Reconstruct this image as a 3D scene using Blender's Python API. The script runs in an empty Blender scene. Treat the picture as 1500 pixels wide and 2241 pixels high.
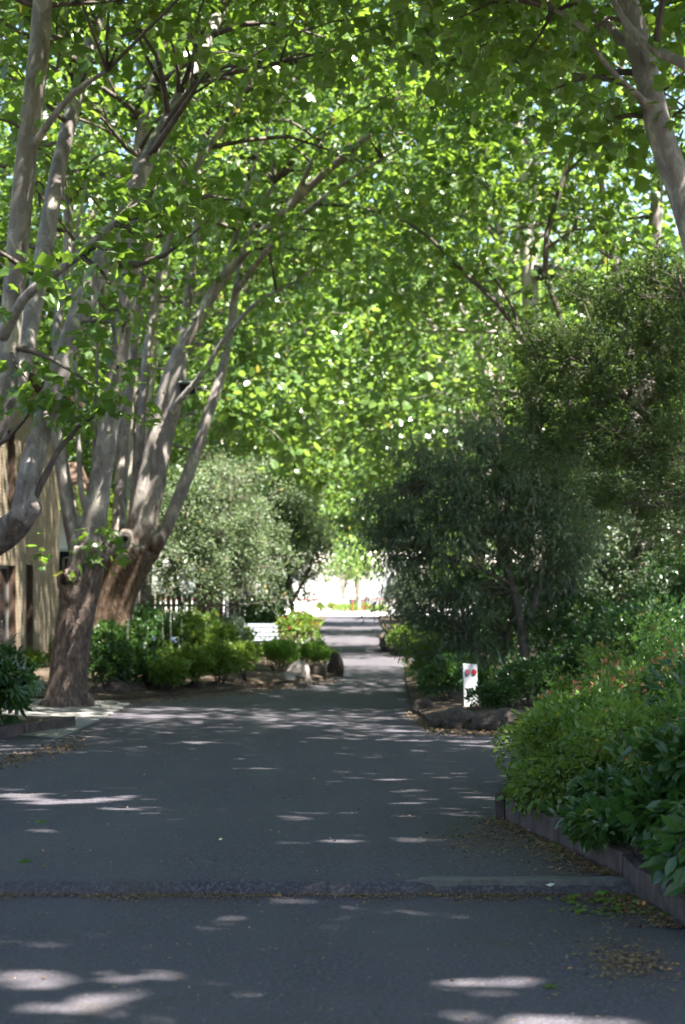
import bpy, bmesh, math
import numpy as np
from mathutils import Vector, Matrix

# ------------------------------------------------------------------ camera, sky, sun, exposure
sc = bpy.context.scene
C = sc.collection
FPX, CXP, HZ, EYE = 4400.0, 750.0, 1285.0, 1.6      # focal length in photo pixels, principal x, horizon row, eye height
cam_d = bpy.data.cameras.new('camera')
cam = bpy.data.objects.new('camera', cam_d); C.objects.link(cam)
cam.location = (0, 0, EYE); cam.rotation_euler = (math.radians(90), 0, 0)
cam_d.sensor_fit = 'VERTICAL'; cam_d.sensor_height = 24.0
cam_d.lens = 24.0 * FPX / 2241.0
cam_d.shift_y = (HZ - 2241 / 2) / 2241.0
cam_d.clip_start = 0.1; cam_d.clip_end = 2000
cam_d.dof.use_dof = True; cam_d.dof.focus_distance = 14.0; cam_d.dof.aperture_fstop = 2.3
sc.camera = cam

SUN_DIR = Vector((0.36, -0.27, 0.89)).normalized()     # towards the sun
w = bpy.data.worlds.new('World'); sc.world = w; w.use_nodes = True
nt = w.node_tree; nt.nodes.clear()
sky = nt.nodes.new('ShaderNodeTexSky'); sky.sky_type = 'NISHITA'; sky.sun_disc = False
sky.sun_elevation = math.asin(SUN_DIR.z); sky.sun_rotation = math.atan2(SUN_DIR.x, SUN_DIR.y)
bg = nt.nodes.new('ShaderNodeBackground'); bg.inputs[1].default_value = 0.058
wo = nt.nodes.new('ShaderNodeOutputWorld')
nt.links.new(sky.outputs[0], bg.inputs[0]); nt.links.new(bg.outputs[0], wo.inputs[0])
sun_d = bpy.data.lights.new('sun', 'SUN'); sun_d.energy = 5.0; sun_d.angle = math.radians(0.53); sun_d.color = (1, 0.955, 0.88)
sun = bpy.data.objects.new('sun', sun_d); C.objects.link(sun)
sun.rotation_euler = (-SUN_DIR).to_track_quat('-Z', 'Y').to_euler(); sun.location = (10, -10, 40)
sc.view_settings.view_transform = 'Standard'; sc.view_settings.look = 'None'
sc.view_settings.exposure = 2.95; sc.view_settings.gamma = 1.0
sc.render.engine = 'CYCLES'
cy = sc.cycles
cy.use_denoising = True
try: cy.denoiser = 'OPENIMAGEDENOISE'
except Exception: pass
cy.max_bounces = 7; cy.diffuse_bounces = 4; cy.glossy_bounces = 2; cy.transmission_bounces = 5; cy.transparent_max_bounces = 4
cy.caustics_reflective = False; cy.caustics_refractive = False
cy.sample_clamp_indirect = 6.0; cy.use_adaptive_sampling = True; cy.adaptive_threshold = 0.02

rng = np.random.default_rng(7)

# ------------------------------------------------------------------ ground profile and placing
_D = np.array([-60, 10.44, 10.45, 10.48, 10.53, 14.0, 17.0, 20.0, 26.0, 32.0, 40.3, 40.5, 40.8, 50.0, 62.0, 62.2, 62.5, 80.0, 110.0, 130.0, 400.0])
_Z = np.array([0.0, 0.0, 0.03, 0.064, 0.072, 0.0, -0.09, -0.17, -0.30, -0.37, -0.42, -0.38, -0.35, -0.40, -0.40, -0.35, -0.32, -0.20, 0.0, 0.05, 0.4])
def gz(d): return float(np.interp(d, _D, _Z))
def gd(y):                      # photo row of a point on the ground -> its distance
    lo, hi = 6.0, 200.0
    for _ in range(60):
        m = 0.5 * (lo + hi)
        if HZ + FPX * (EYE - gz(m)) / m > y: lo = m
        else: hi = m
    return 0.5 * (lo + hi)
def P(x, y, d): return np.array([(x - CXP) / FPX * d, d, EYE - (y - HZ) / FPX * d])
def G(x, y):                    # a point on the ground
    d = gd(y); return np.array([(x - CXP) / FPX * d, d, gz(d)])
def GX(x, d, dz=0.0): return np.array([(x - CXP) / FPX * d, d, gz(d) + dz])

# ------------------------------------------------------------------ object helpers
def tag(o, label=None, cat=None, group=None, kind=None):
    if label: o['label'] = label
    if cat: o['category'] = cat
    if group: o['group'] = group
    if kind: o['kind'] = kind
    return o
def empty(name, loc, label, cat, group=None):
    o = bpy.data.objects.new(name, None); C.objects.link(o); o.location = tuple(loc); o.empty_display_size = 0.2
    return tag(o, label, cat, group)
def link(name, me, mat, parent=None, world_loc=True):
    o = bpy.data.objects.new(name, me); C.objects.link(o)
    if mat is not None and not me.materials: me.materials.append(mat)
    if parent is not None:
        o.parent = parent
        if world_loc: o.matrix_parent_inverse = Matrix.Translation(-parent.location) if parent.rotation_euler[2] == 0 else parent.matrix_basis.inverted()
    return o
def mesh_np(name, verts, loops, sizes, smooth=False, tint=None):
    """verts (n,3); loops flat vertex ids; sizes of the polygons"""
    me = bpy.data.meshes.new(name)
    verts = np.ascontiguousarray(verts, dtype=np.float32)
    loops = np.ascontiguousarray(loops, dtype=np.int32); sizes = np.ascontiguousarray(sizes, dtype=np.int32)
    me.vertices.add(len(verts)); me.vertices.foreach_set('co', verts.ravel())
    me.loops.add(len(loops)); me.loops.foreach_set('vertex_index', loops)
    starts = np.concatenate(([0], np.cumsum(sizes)[:-1])).astype(np.int32)
    me.polygons.add(len(sizes)); me.polygons.foreach_set('loop_start', starts)
    try: me.polygons.foreach_set('loop_total', sizes)
    except Exception: pass
    me.polygons.foreach_set('use_smooth', np.full(len(sizes), smooth, dtype=bool))
    if tint is not None:
        a = me.attributes.new('tint', 'FLOAT', 'FACE'); a.data.foreach_set('value', np.ascontiguousarray(tint, dtype=np.float32))
    me.update(calc_edges=True)
    return me

class MB:
    """collects shapes into one mesh"""
    def __init__(s): s.v = []; s.l = []; s.n = []; s.k = 0
    def add(s, verts, faces):
        verts = np.asarray(verts, dtype=float)
        for f in faces: s.l.extend(int(i) + s.k for i in f); s.n.append(len(f))
        s.v.append(verts); s.k += len(verts)
    def box(s, lo, hi, M=None, j=0.0):
        (a, b, c), (d, e, f) = lo, hi
        v = np.array([(a,b,c),(d,b,c),(d,e,c),(a,e,c),(a,b,f),(d,b,f),(d,e,f),(a,e,f)], float)
        if j: v += rng.normal(0, j, v.shape)
        if M is not None: v = v @ np.array(M)[:3, :3].T + np.array(M)[:3, 3]
        s.add(v, [(0,3,2,1),(4,5,6,7),(0,1,5,4),(1,2,6,5),(2,3,7,6),(3,0,4,7)])
    def tube(s, pts, radii, n=8, wob=0.0, seed=0, step=None):
        pts, radii = smooth_line(np.asarray(pts, float), np.asarray(radii, float), step)
        m = len(pts)
        T = np.gradient(pts, axis=0); T /= np.linalg.norm(T, axis=1)[:, None] + 1e-9
        u = np.cross(T[0], (0.3, 0.9, 0.1)); u /= np.linalg.norm(u)
        ang = np.linspace(0, 2*np.pi, n, endpoint=False); rings = []
        ph = np.random.default_rng(seed + 11).uniform(0, 6.28, 8)
        for i in range(m):
            u = u - T[i] * np.dot(u, T[i]); u /= np.linalg.norm(u) + 1e-9
            v = np.cross(T[i], u)
            r = np.full(n, radii[i])
            if wob:
                z = i * 0.35
                r = r * (1 + wob * (np.sin(2*ang + ph[0] + z*.5) * .5 + np.sin(3*ang + ph[1] - z*.8) * .35 + np.sin(5*ang + ph[2] + z*1.3) * .2 + .25*np.sin(z*1.7 + ph[3])))
            rings.append(pts[i] + np.outer(np.cos(ang)*r, u) + np.outer(np.sin(ang)*r, v))
        V = np.concatenate(rings + [pts[:1], pts[-1:]])
        k = np.arange(n); k1 = (k+1) % n; row = (np.arange(m-1)*n)[:, None]
        Q = np.stack([row+k, row+k1, row+k1+n, row+k+n], -1).reshape(-1)
        T3 = np.concatenate([np.stack([np.full(n, m*n), k1, k], 1), np.stack([np.full(n, m*n+1), (m-1)*n+k, (m-1)*n+k1], 1)]).reshape(-1)
        s.l.extend((np.concatenate([Q, T3]) + s.k).tolist()); s.n.extend([4]*((m-1)*n) + [3]*(2*n)); s.v.append(V); s.k += len(V)
    def blob(s, c, r, seed=0, lump=0.18, sub=2):
        bm = bmesh.new(); bmesh.ops.create_icosphere(bm, subdivisions=sub, radius=1.0)
        v = np.array([q.co[:] for q in bm.verts]); f = [[q.index for q in p.verts] for p in bm.faces]; bm.free()
        v = v * (1 + lump * lumps(v, seed, 2.2))[:, None] * np.asarray(r, float) + np.asarray(c, float)
        s.add(v, f)
    def mesh(s, name, smooth=False): return mesh_np(name, np.concatenate(s.v), s.l, s.n, smooth)
    def build(s, name, mat, parent=None, smooth=False): return link(name, s.mesh(name, smooth), mat, parent)

def lumps(v, seed, f):
    r = np.random.default_rng(seed + 100); out = np.zeros(len(v))
    for k in range(7):
        d = r.normal(size=3); d /= np.linalg.norm(d); out += np.sin(v @ d * f * r.uniform(.6, 2.2) + r.uniform(0, 6.28)) * r.uniform(.2, .6)
    return out / 1.6
def smooth_line(pts, radii, step=None):
    if len(pts) < 3 and step is None: return pts, radii
    seg = np.linalg.norm(np.diff(pts, axis=0), axis=1); t = np.concatenate(([0], np.cumsum(seg)))
    L = t[-1]; n = max(3, int(L / (step or max(0.12, L / 14))) + 1)
    q = np.linspace(0, L, n)
    # Catmull-Rom through the points
    P0 = np.vstack([2*pts[0]-pts[1], pts, 2*pts[-1]-pts[-2]])
    out = []
    for x in q:
        i = min(max(int(np.searchsorted(t, x, side='right')) - 1, 0), len(pts)-2)
        u = (x - t[i]) / max(t[i+1]-t[i], 1e-9)
        a, b, c, d = P0[i], P0[i+1], P0[i+2], P0[i+3]
        out.append(0.5*((2*b) + (c-a)*u + (2*a-5*b+4*c-d)*u*u + (-a+3*b-3*c+d)*u**3))
    return np.array(out), np.interp(q, t, radii)

# ------------------------------------------------------------------ materials
def newmat(name):
    m = bpy.data.materials.new(name); m.use_nodes = True
    n = m.node_tree; n.nodes.clear()
    out = n.nodes.new('ShaderNodeOutputMaterial'); return m, n, out
def nd(n, t, **kw):
    x = n.nodes.new(t)
    for k, v in kw.items():
        if k.startswith('i_'): x.inputs[k[2:].replace('_', ' ')].default_value = v
        else: setattr(x, k, v)
    return x
def ramp(n, src, stops):
    r = n.nodes.new('ShaderNodeValToRGB'); e = r.color_ramp.elements
    while len(e) < len(stops): e.new(0.5)
    for k, (p, c) in enumerate(stops): e[k].position = p; e[k].color = (*c, 1) if len(c) == 3 else c
    n.links.new(src, r.inputs[0]); return r.outputs[0]
def noise(n, scale, detail=4, rough=.6, co=None, dist=0.0):
    x = nd(n, 'ShaderNodeTexNoise'); x.inputs['Scale'].default_value = scale; x.inputs['Detail'].default_value = detail; x.inputs['Roughness'].default_value = rough
    x.inputs['Distortion'].default_value = dist
    if co is not None: n.links.new(co, x.inputs['Vector'])
    return x.outputs[0]
def mixc(n, fac, a, b, mode='MIX'):
    x = n.nodes.new('ShaderNodeMix'); x.data_type = 'RGBA'; x.blend_type = mode
    for s, v in ((x.inputs[0], fac), (x.inputs[6], a), (x.inputs[7], b)):
        if hasattr(v, 'is_output'): n.links.new(v, s)
        else: s.default_value = v if isinstance(v, (int, float)) else (*v, 1)
    return x.outputs[2]
def bump(n, h, strength, dist=0.02):
    b = nd(n, 'ShaderNodeBump'); b.inputs['Strength'].default_value = strength; b.inputs['Distance'].default_value = dist
    n.links.new(h, b.inputs['Height']); return b.outputs[0]
def objco(n): return n.nodes.new('ShaderNodeTexCoord').outputs['Object']
def geoco(n): return n.nodes.new('ShaderNodeNewGeometry').outputs['Position']
def principled(n, out, col, rough=.7, nrm=None, spec=.4, metal=0.0):
    b = nd(n, 'ShaderNodeBsdfPrincipled')
    if hasattr(col, 'is_output'): n.links.new(col, b.inputs['Base Color'])
    else: b.inputs['Base Color'].default_value = (*col, 1)
    if hasattr(rough, 'is_output'): n.links.new(rough, b.inputs['Roughness'])
    else: b.inputs['Roughness'].default_value = rough
    b.inputs['Specular IOR Level'].default_value = spec; b.inputs['Metallic'].default_value = metal
    if nrm is not None: n.links.new(nrm, b.inputs['Normal'])
    if out is not None: n.links.new(b.outputs[0], out.inputs[0])
    return b

def leaf_mat(name, dark, light, trans, tfac=.42, rough=.42, spec=.5):
    m, n, out = newmat(name)
    at = nd(n, 'ShaderNodeAttribute', attribute_name='tint')
    old = (min(1, light[0]*2.1+.05), light[1]*1.15+.03, light[2]*.8)
    col = ramp(n, at.outputs['Fac'], [(0, dark), (.93, light), (.99, old)])
    tc = mixc(n, at.outputs['Fac'], tuple(c*.75 for c in trans), trans)
    b = principled(n, None, col, rough, None, spec)
    t = nd(n, 'ShaderNodeBsdfTranslucent'); n.links.new(tc, t.inputs['Color'])
    mx = nd(n, 'ShaderNodeMixShader'); mx.inputs[0].default_value = tfac
    n.links.new(b.outputs[0], mx.inputs[1]); n.links.new(t.outputs[0], mx.inputs[2]); n.links.new(mx.outputs[0], out.inputs[0])
    return m
M = {}
M['plane_leaf'] = leaf_mat('plane_leaf', (.03, .073, .014), (.078, .135, .026), (.24, .39, .038), .48, .3, .7)
M['far_leaf'] = leaf_mat('far_leaf', (.04, .096, .022), (.105, .17, .044), (.28, .43, .06), .46, .32, .7)
M['pitto'] = leaf_mat('pitto_leaf', (.055, .092, .042), (.135, .175, .092), (.2, .28, .11), .36, .46, .4)
M['willow'] = leaf_mat('willow_leaf', (.06, .10, .055), (.12, .17, .095), (.19, .26, .10), .33, .36, .6)
M['feather'] = leaf_mat('feather_leaf', (.034, .068, .016), (.075, .115, .03), (.15, .23, .05), .36, .5, .4)
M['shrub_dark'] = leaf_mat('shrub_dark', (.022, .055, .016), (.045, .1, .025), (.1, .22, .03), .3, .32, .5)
M['shrub_mid'] = leaf_mat('shrub_mid', (.042, .09, .018), (.12, .19, .03), (.24, .36, .045), .37, .45, .4)
M['shrub_lime'] = leaf_mat('shrub_lime', (.06, .14, .02), (.13, .24, .04), (.28, .45, .06), .38, .42, .45)
M['fatsia'] = leaf_mat('fatsia_leaf', (.02, .055, .018), (.035, .085, .025), (.09, .2, .03), .25, .25, .6)
M['grey_leaf'] = leaf_mat('grey_leaf', (.07, .1, .07), (.15, .19, .12), (.2, .26, .14), .3, .5, .4)
M['brown_leaf'] = leaf_mat('brown_leaf', (.09, .055, .028), (.25, .17, .085), (.14, .08, .035), .2, .7, .3)
M['grit'] = leaf_mat('grit', (.12, .11, .1), (.32, .29, .27), (.1, .1, .1), .05, .8, .3)
M['petal_orange'] = leaf_mat('petal_orange', (.5, .15, .06), (.7, .32, .18), (.5, .2, .1), .3, .5, .3)
M['petal_red'] = leaf_mat('petal_red', (.22, .012, .016), (.34, .03, .03), (.2, .015, .015), .3, .5, .3)
M['petal_blue'] = leaf_mat('petal_blue', (.2, .26, .6), (.4, .45, .75), (.25, .3, .6), .3, .5, .3)
M['petal_white'] = leaf_mat('petal_white', (.6, .6, .55), (.75, .75, .7), (.5, .5, .45), .3, .5, .3)
M['petal_pink'] = leaf_mat('petal_pink', (.6, .3, .4), (.75, .5, .55), (.5, .3, .35), .3, .5, .3)

def make_bark(name, smooth_cols, rough_cols, z_old):
    """plane-tree bark: flaking brown on the old butt, mottled grey and cream above"""
    m, n, out = newmat(name)
    co = geoco(n)
    mp = nd(n, 'ShaderNodeMapping'); mp.inputs['Scale'].default_value = (1, 1, .45); n.links.new(co, mp.inputs['Vector'])
    n1 = noise(n, 5.5, 5, .62, mp.outputs[0], .6); n2 = noise(n, 15, 4, .6, mp.outputs[0], .3); n3 = noise(n, 60, 3, .6, mp.outputs[0])
    pal = ramp(n, n1, [(.34, smooth_cols[0]), (.40, smooth_cols[1]), (.50, smooth_cols[1]), (.515, smooth_cols[2]), (.60, smooth_cols[2]), (.615, smooth_cols[3])])
    pal = mixc(n, ramp(n, n2, [(.42, (0, 0, 0)), (.62, (.35, .35, .35))]), pal, smooth_cols[1])
    old = ramp(n, n2, [(.3, rough_cols[0]), (.5, rough_cols[1]), (.68, rough_cols[2])])
    sep = nd(n, 'ShaderNodeSeparateXYZ'); n.links.new(co, sep.inputs[0])
    a = nd(n, 'ShaderNodeMath', operation='MULTIPLY_ADD'); n.links.new(n1, a.inputs[0]); a.inputs[1].default_value = 2.6; n.links.new(sep.outputs[2], a.inputs[2])
    mr = nd(n, 'ShaderNodeMapRange'); n.links.new(a.outputs[0], mr.inputs[0]); mr.inputs[1].default_value = z_old + .6; mr.inputs[2].default_value = z_old + 1.7; mr.inputs[3].default_value = 1; mr.inputs[4].default_value = 0
    col = mixc(n, mr.outputs[0], pal, old)
    hm = nd(n, 'ShaderNodeMath', operation='ADD'); n.links.new(n2, hm.inputs[0]); n.links.new(n3, hm.inputs[1])
    ms = nd(n, 'ShaderNodeMath', operation='MULTIPLY_ADD'); n.links.new(mr.outputs[0], ms.inputs[0]); ms.inputs[1].default_value = .8; ms.inputs[2].default_value = .18
    b = nd(n, 'ShaderNodeBump'); b.inputs['Distance'].default_value = .035; n.links.new(hm.outputs[0], b.inputs['Height']); n.links.new(ms.outputs[0], b.inputs['Strength'])
    principled(n, out, col, .75, b.outputs[0], .25)
    return m
SM = [(.09, .08, .06), (.175, .152, .138), (.25, .222, .2), (.40, .36, .28)]
RC = [(.035, .025, .021), (.098, .07, .058), (.20, .15, .12)]
M['bark'] = make_bark('plane_bark', SM, RC, 2.5)
M['bark_orange'] = make_bark('plane_bark_orange', SM, [(.028, .018, .012), (.095, .058, .036), (.17, .122, .088)], 2.9)
M['bark_pale'] = make_bark('plane_bark_pale', [(.16, .14, .10), (.25, .225, .185), (.34, .31, .25), (.44, .40, .32)], RC, -2.0)
M['bark_dark'] = make_bark('dark_bark', [(.05, .04, .032), (.08, .065, .055), (.11, .09, .075), (.14, .12, .1)], [(.03, .02, .016), (.06, .045, .035), (.1, .075, .06)], .4)

def simple(name, c1, c2, scale=20, rough=.8, bs=.3, bd=.01, spec=.3, detail=5):
    m, n, out = newmat(name); co = objco(n)
    f = noise(n, scale, detail, .65, co)
    col = ramp(n, f, [(.35, c1), (.65, c2)])
    principled(n, out, col, rough, bump(n, noise(n, scale*2.5, 4, .6, co), bs, bd), spec)
    return m
def nd_noise_col(n, scale, co):
    x = nd(n, 'ShaderNodeTexNoise'); x.inputs['Scale'].default_value = scale; x.inputs['Detail'].default_value = 5; n.links.new(co, x.inputs['Vector']); return x.outputs['Color']
def asphalt():
    m, n, out = newmat('asphalt'); co = geoco(n)
    big = noise(n, .5, 5, .6, co, .4); mid = noise(n, 3.0, 4, .6, co); fine = noise(n, 130, 2, .7, co)
    v = nd(n, 'ShaderNodeTexVoronoi'); v.inputs['Scale'].default_value = 90; n.links.new(co, v.inputs['Vector'])
    f2 = noise(n, 45, 3, .75, co)
    a = ramp(n, fine, [(.3, (.028, .025, .034)), (.55, (.047, .042, .056)), (.75, (.125, .114, .126))])
    a = mixc(n, .6, a, ramp(n, f2, [(.4, (.024, .021, .029)), (.5, (.048, .042, .056)), (.62, (.15, .136, .146))]))
    stone = ramp(n, v.outputs['Distance'], [(0.0, (1, 1, 1)), (.16, (.75, .75, .75)), (.3, (.55, .55, .56))])
    col = mixc(n, .35, a, stone, 'MULTIPLY')
    col = mixc(n, ramp(n, big, [(.4, (0, 0, 0)), (.65, (.5, .5, .5))]), col, (.066, .059, .064))
    col = mixc(n, ramp(n, mid, [(.52, (0, 0, 0)), (.75, (.35, .35, .35))]), col, (.045, .041, .045))
    mp = nd(n, 'ShaderNodeMapping'); mp.inputs['Scale'].default_value = (1.6, .12, 1); n.links.new(co, mp.inputs['Vector'])
    lane = noise(n, 1.0, 4, .6, mp.outputs[0]); col = mixc(n, ramp(n, lane, [(.45, (0, 0, 0)), (.7, (.45, .45, .45))]), col, (.078, .070, .076))
    st = noise(n, 1.3, 6, .7, co, 1.2); col = mixc(n, ramp(n, st, [(.56, (0, 0, 0)), (.66, (.5, .5, .5))]), col, (.05, .038, .03))
    h = nd(n, 'ShaderNodeMath', operation='ADD'); n.links.new(fine, h.inputs[0]); n.links.new(v.outputs['Distance'], h.inputs[1])
    principled(n, out, col, .82, bump(n, h.outputs[0], .55, .006), .35)
    return m
M['asphalt'] = asphalt()
M['concrete'] = simple('concrete', (.15, .14, .13), (.23, .215, .2), 9, .85, .25, .006)
M['kerb'] = simple('kerb_concrete', (.07, .066, .064), (.12, .114, .108), 14, .85, .3, .006)
M['soil'] = simple('soil', (.035, .024, .016), (.09, .064, .042), 12, .95, .9, .05)
M['ground'] = simple('ground_cover', (.05, .05, .025), (.10, .085, .05), 3, .95, .6, .05)
M['plaza'] = simple('plaza_paving', (.55, .52, .49), (.66, .63, .6), 2, .85, .2, .006)
M['rock'] = simple('basalt_rock', (.028, .022, .019), (.085, .067, .056), 9, .9, .7, .03)
M['rock_pale'] = simple('pale_rock', (.16, .135, .12), (.28, .25, .225), 7, .9, .6, .03)
M['sleeper'] = simple('timber_sleeper', (.03, .022, .020), (.075, .055, .049), 8, .8, .4, .006)
M['white_paint'] = simple('white_paint', (.36, .37, .39), (.52, .53, .54), 9, .6, .25, .004)
M['bench_paint'] = simple('bench_paint', (.34, .37, .42), (.45, .48, .52), 14, .5, .2, .003)
M['black'] = simple('black_housing', (.012, .012, .013), (.022, .022, .022), 20, .45, .1, .003, .5)
M['hood'] = simple('grey_green_hood', (.06, .075, .06), (.1, .11, .09), 12, .5, .1, .003, .4)
M['wood_dark'] = simple('brown_timber', (.06, .035, .025), (.11, .065, .045), 9, .7, .2, .004)
M['paling'] = simple('paling_timber', (.06, .046, .037), (.11, .085, .07), 8, .85, .4, .006)
M['mortar'] = simple('mortar', (.13, .105, .075), (.18, .15, .11), 30, .95, .3, .004)
M['pale_wall'] = simple('pale_render', (.72, .7, .67), (.82, .8, .77), 2, .85, .2, .004)
M['rose_brick'] = simple('rose_brick', (.17, .055, .042), (.25, .09, .07), 6, .85, .3, .006)
M['roof_tile'] = simple('roof_tile', (.46, .40, .37), (.56, .5, .46), 5, .85, .3, .006)
M['grey_post'] = simple('grey_post', (.12, .12, .13), (.19, .19, .2), 6, .7, .2, .004)
def brick_mat():
    m, n, out = newmat('buff_brick'); co = objco(n)
    at = nd(n, 'ShaderNodeAttribute', attribute_name='tint')
    col = ramp(n, at.outputs['Fac'], [(0, (.17, .13, .086)), (.5, (.205, .16, .108)), (1, (.24, .19, .13))])
    col = mixc(n, .35, col, ramp(n, noise(n, 40, 4, .6, co), [(.3, (.12, .09, .06)), (.7, (.24, .19, .135))]))
    principled(n, out, col, .85, bump(n, noise(n, 90, 3, .6, co), .4, .004), .25)
    return m
M['brick'] = brick_mat()
def plain(name, col, rough, spec=.5, metal=0.0):
    m, n, out = newmat(name); f = noise(n, 30, 3, .6, objco(n)); c = mixc(n, ramp(n, f, [(.3, (0, 0, 0)), (.7, (1, 1, 1))]), col, tuple(x*.8 for x in col))
    principled(n, out, c, rough, None, spec, metal); return m
M['glass'] = plain('window_glass', (.012, .015, .018), .06, .6)
M['reflector'] = plain('reflector_red', (.30, .006, .014), .2, .6)
M['reflector_faded'] = plain('reflector_faded', (.34, .10, .16), .35, .5)
M['rim'] = plain('reflector_rim', (.2, .2, .22), .4, .5, .6)
M['hollow'] = plain('tree_hollow', (.018, .013, .01), .95, .1)
M['alu'] = plain('window_frame', (.2, .2, .19), .5, .4)

# ------------------------------------------------------------------ leaf clouds
T_PLANE = (np.array([(0,0,0),(.36,.02,-.05),(.25,.24,.0),(.52,.52,-.10),(.20,.58,.0),(0,1.02,-.14),(-.20,.58,.0),(-.52,.52,-.10),(-.25,.24,.0),(-.36,.02,-.05),(0,.36,.07)], float),
           [(10,k,(k+1) % 10) for k in range(10)])
T_KITE = (np.array([(0,0,0),(.46,.5,-.1),(0,1,-.05),(-.46,.5,-.1),(0,.45,.05)], float), [(4,0,1),(4,1,2),(4,2,3),(4,3,0)])
T_KITE2 = (np.array([(0,0,0),(.46,.48,-.08),(0,1,-.05),(-.46,.48,-.08)], float), [(0,1,2),(0,2,3)])
T_LOBE = (np.array([(0,0,0),(.34,.05,-.04),(.27,.28,.03),(.48,.55,-.09),(.17,.66,.02),(0,1,-.1),(-.17,.66,.02),(-.48,.55,-.09),(-.27,.28,.03),(-.34,.05,-.04)], float), [(0,1,2,8,9),(2,3,4,6,7,8),(4,5,6)])
T_HEX = (np.array([(0,0,0),(.38,.22,-.05),(.44,.58,-.1),(0,1,-.04),(-.44,.58,-.1),(-.38,.22,-.05)], float), [(0,1,2,3),(0,3,4,5)])
T_OVAL = (np.array([(0,0,0),(.26,.3,.05),(.24,.65,.03),(0,1,-.08),(-.24,.65,.03),(-.26,.3,.05)], float), [(0,1,2,3),(0,3,4,5)])
T_OVQ = (np.array([(0,0,0),(.27,.45,.05),(0,1,-.08),(-.27,.45,.05)], float), [(0,1,2,3)])
T_NARROW = (np.array([(0,0,0),(.075,.35,.02),(0,1,-.22),(-.075,.35,.02)], float), [(0,1,2),(0,2,3)])
T_FINE = (np.array([(0,0,0),(.13,.4,.03),(0,1,-.12),(-.13,.4,.03)], float), [(0,1,2,3)])
T_NEEDLE = (np.array([(0,0,0),(.05,.4,0),(0,1,-.05),(-.05,.4,0)], float), [(0,1,2,3)])
T_STRAP = (np.array([(-.035,0,0),(.035,0,0),(.045,.5,.12),(-.045,.5,.12),(0,1,-.06)], float), [(0,1,2,3),(3,2,4)])
def palmate():
    v = [(0,0,0)]; f = []
    for k in range(7):
        a = math.radians(-105 + 35*k); c, s_ = math.cos(a+math.pi/2), math.sin(a+math.pi/2)
        L = 1.0 - .07*abs(k-3); i = len(v)
        for (x, y, z) in ((.11,.42,.02),(.09,.75,-.02),(0,1,-.12),(-.09,.75,-.02),(-.11,.42,.02)):
            v.append((x*c*1.0 - 0 + y*L*-s_*-1*0 + (y*L)*c*0 + x*0, 0, 0))
            X = x*math.cos(a) - y*L*math.sin(a); Y = x*math.sin(a) + y*L*math.cos(a); v[-1] = (X, Y, z)
        f.append((0, i, i+1, i+2, i+3, i+4))
    return np.array(v, float), f
T_PALM = palmate()
T_PETAL = (np.array([(0,0,0),(.3,.35,.1),(0,.9,.15),(-.3,.35,.1),(.5,-.3,.15),(-.5,-.3,.15)], float), [(0,1,2,3),(0,4,1),(0,3,5)])

def nrm(a): return a / (np.linalg.norm(a, axis=-1, keepdims=True) + 1e-9)
FLECKS = [(300,2130,.17),(480,2142,.15),(60,2140,.16),(165,2165,.14),(235,2190,.19),(70,2205,.18),(1040,2145,.26),(1120,2150,.2),(1210,2152,.12),(1225,2236,.32),(600,1973,.16),(680,1972,.16),(480,1962,.13),(500,2010,.13),(60,2068,.13),(740,1940,.15),
  (90,1755,.34),(190,1750,.3),(30,1742,.34),(262,1743,.15),(250,1770,.15),(120,1815,.2),(650,1843,.15),(750,1838,.15),(905,1837,.15),(860,1858,.12),(895,1729,.15),(955,1750,.12),(900,1755,.11),(990,1783,.11),(640,1735,.12),(580,1780,.13),(440,1625,.3),(300,1635,.16),(585,1652,.12),(715,1582,.17),(615,1588,.17),(440,1580,.14),(1185,1848,.13),(880,1600,.2),(1035,1515,.16)]
_fl = None
def fleck_keep(pos):
    """drop the leaves that would shade the flecks"""
    global _fl
    if _fl is None: _fl = np.array([(*G(x, y), q) for x, y, q in FLECKS])
    keep = np.ones(len(pos), bool)
    for x, y, z, q in _fl:
        t = (pos[:, 2] - z)/SUN_DIR.z
        keep &= (pos[:, 0] - SUN_DIR.x*t - x)**2 + (pos[:, 1] - SUN_DIR.y*t - y)**2 > (q*.88 + .03)**2
    return keep
def leaf_mesh(name, tmpl, pos, axis, normal, size, r, tint=None):
    tv, tf = tmpl
    N = len(pos)
    a = nrm(axis); b = nrm(np.cross(a, normal)); c = np.cross(b, a)
    size = np.broadcast_to(size, (N,))
    wv = size * r.uniform(.8, 1.15, N)
    V = (pos[:, None, :] + b[:, None, :] * (tv[None, :, 0:1] * wv[:, None, None]) + a[:, None, :] * (tv[None, :, 1:2] * size[:, None, None])
         + c[:, None, :] * (tv[None, :, 2:3] * size[:, None, None] * r.uniform(.3, 1.6, N)[:, None, None]))
    flat = np.array([i for f in tf for i in f]); sz = np.array([len(f) for f in tf])
    L = (np.arange(N)[:, None] * len(tv) + flat[None, :]).ravel()
    if tint is None: tint = np.clip(r.normal(.5, .25, N), 0, 1)
    return mesh_np(name, V.reshape(-1, 3), L, np.tile(sz, N), False, np.repeat(tint, len(tf)))

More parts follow.
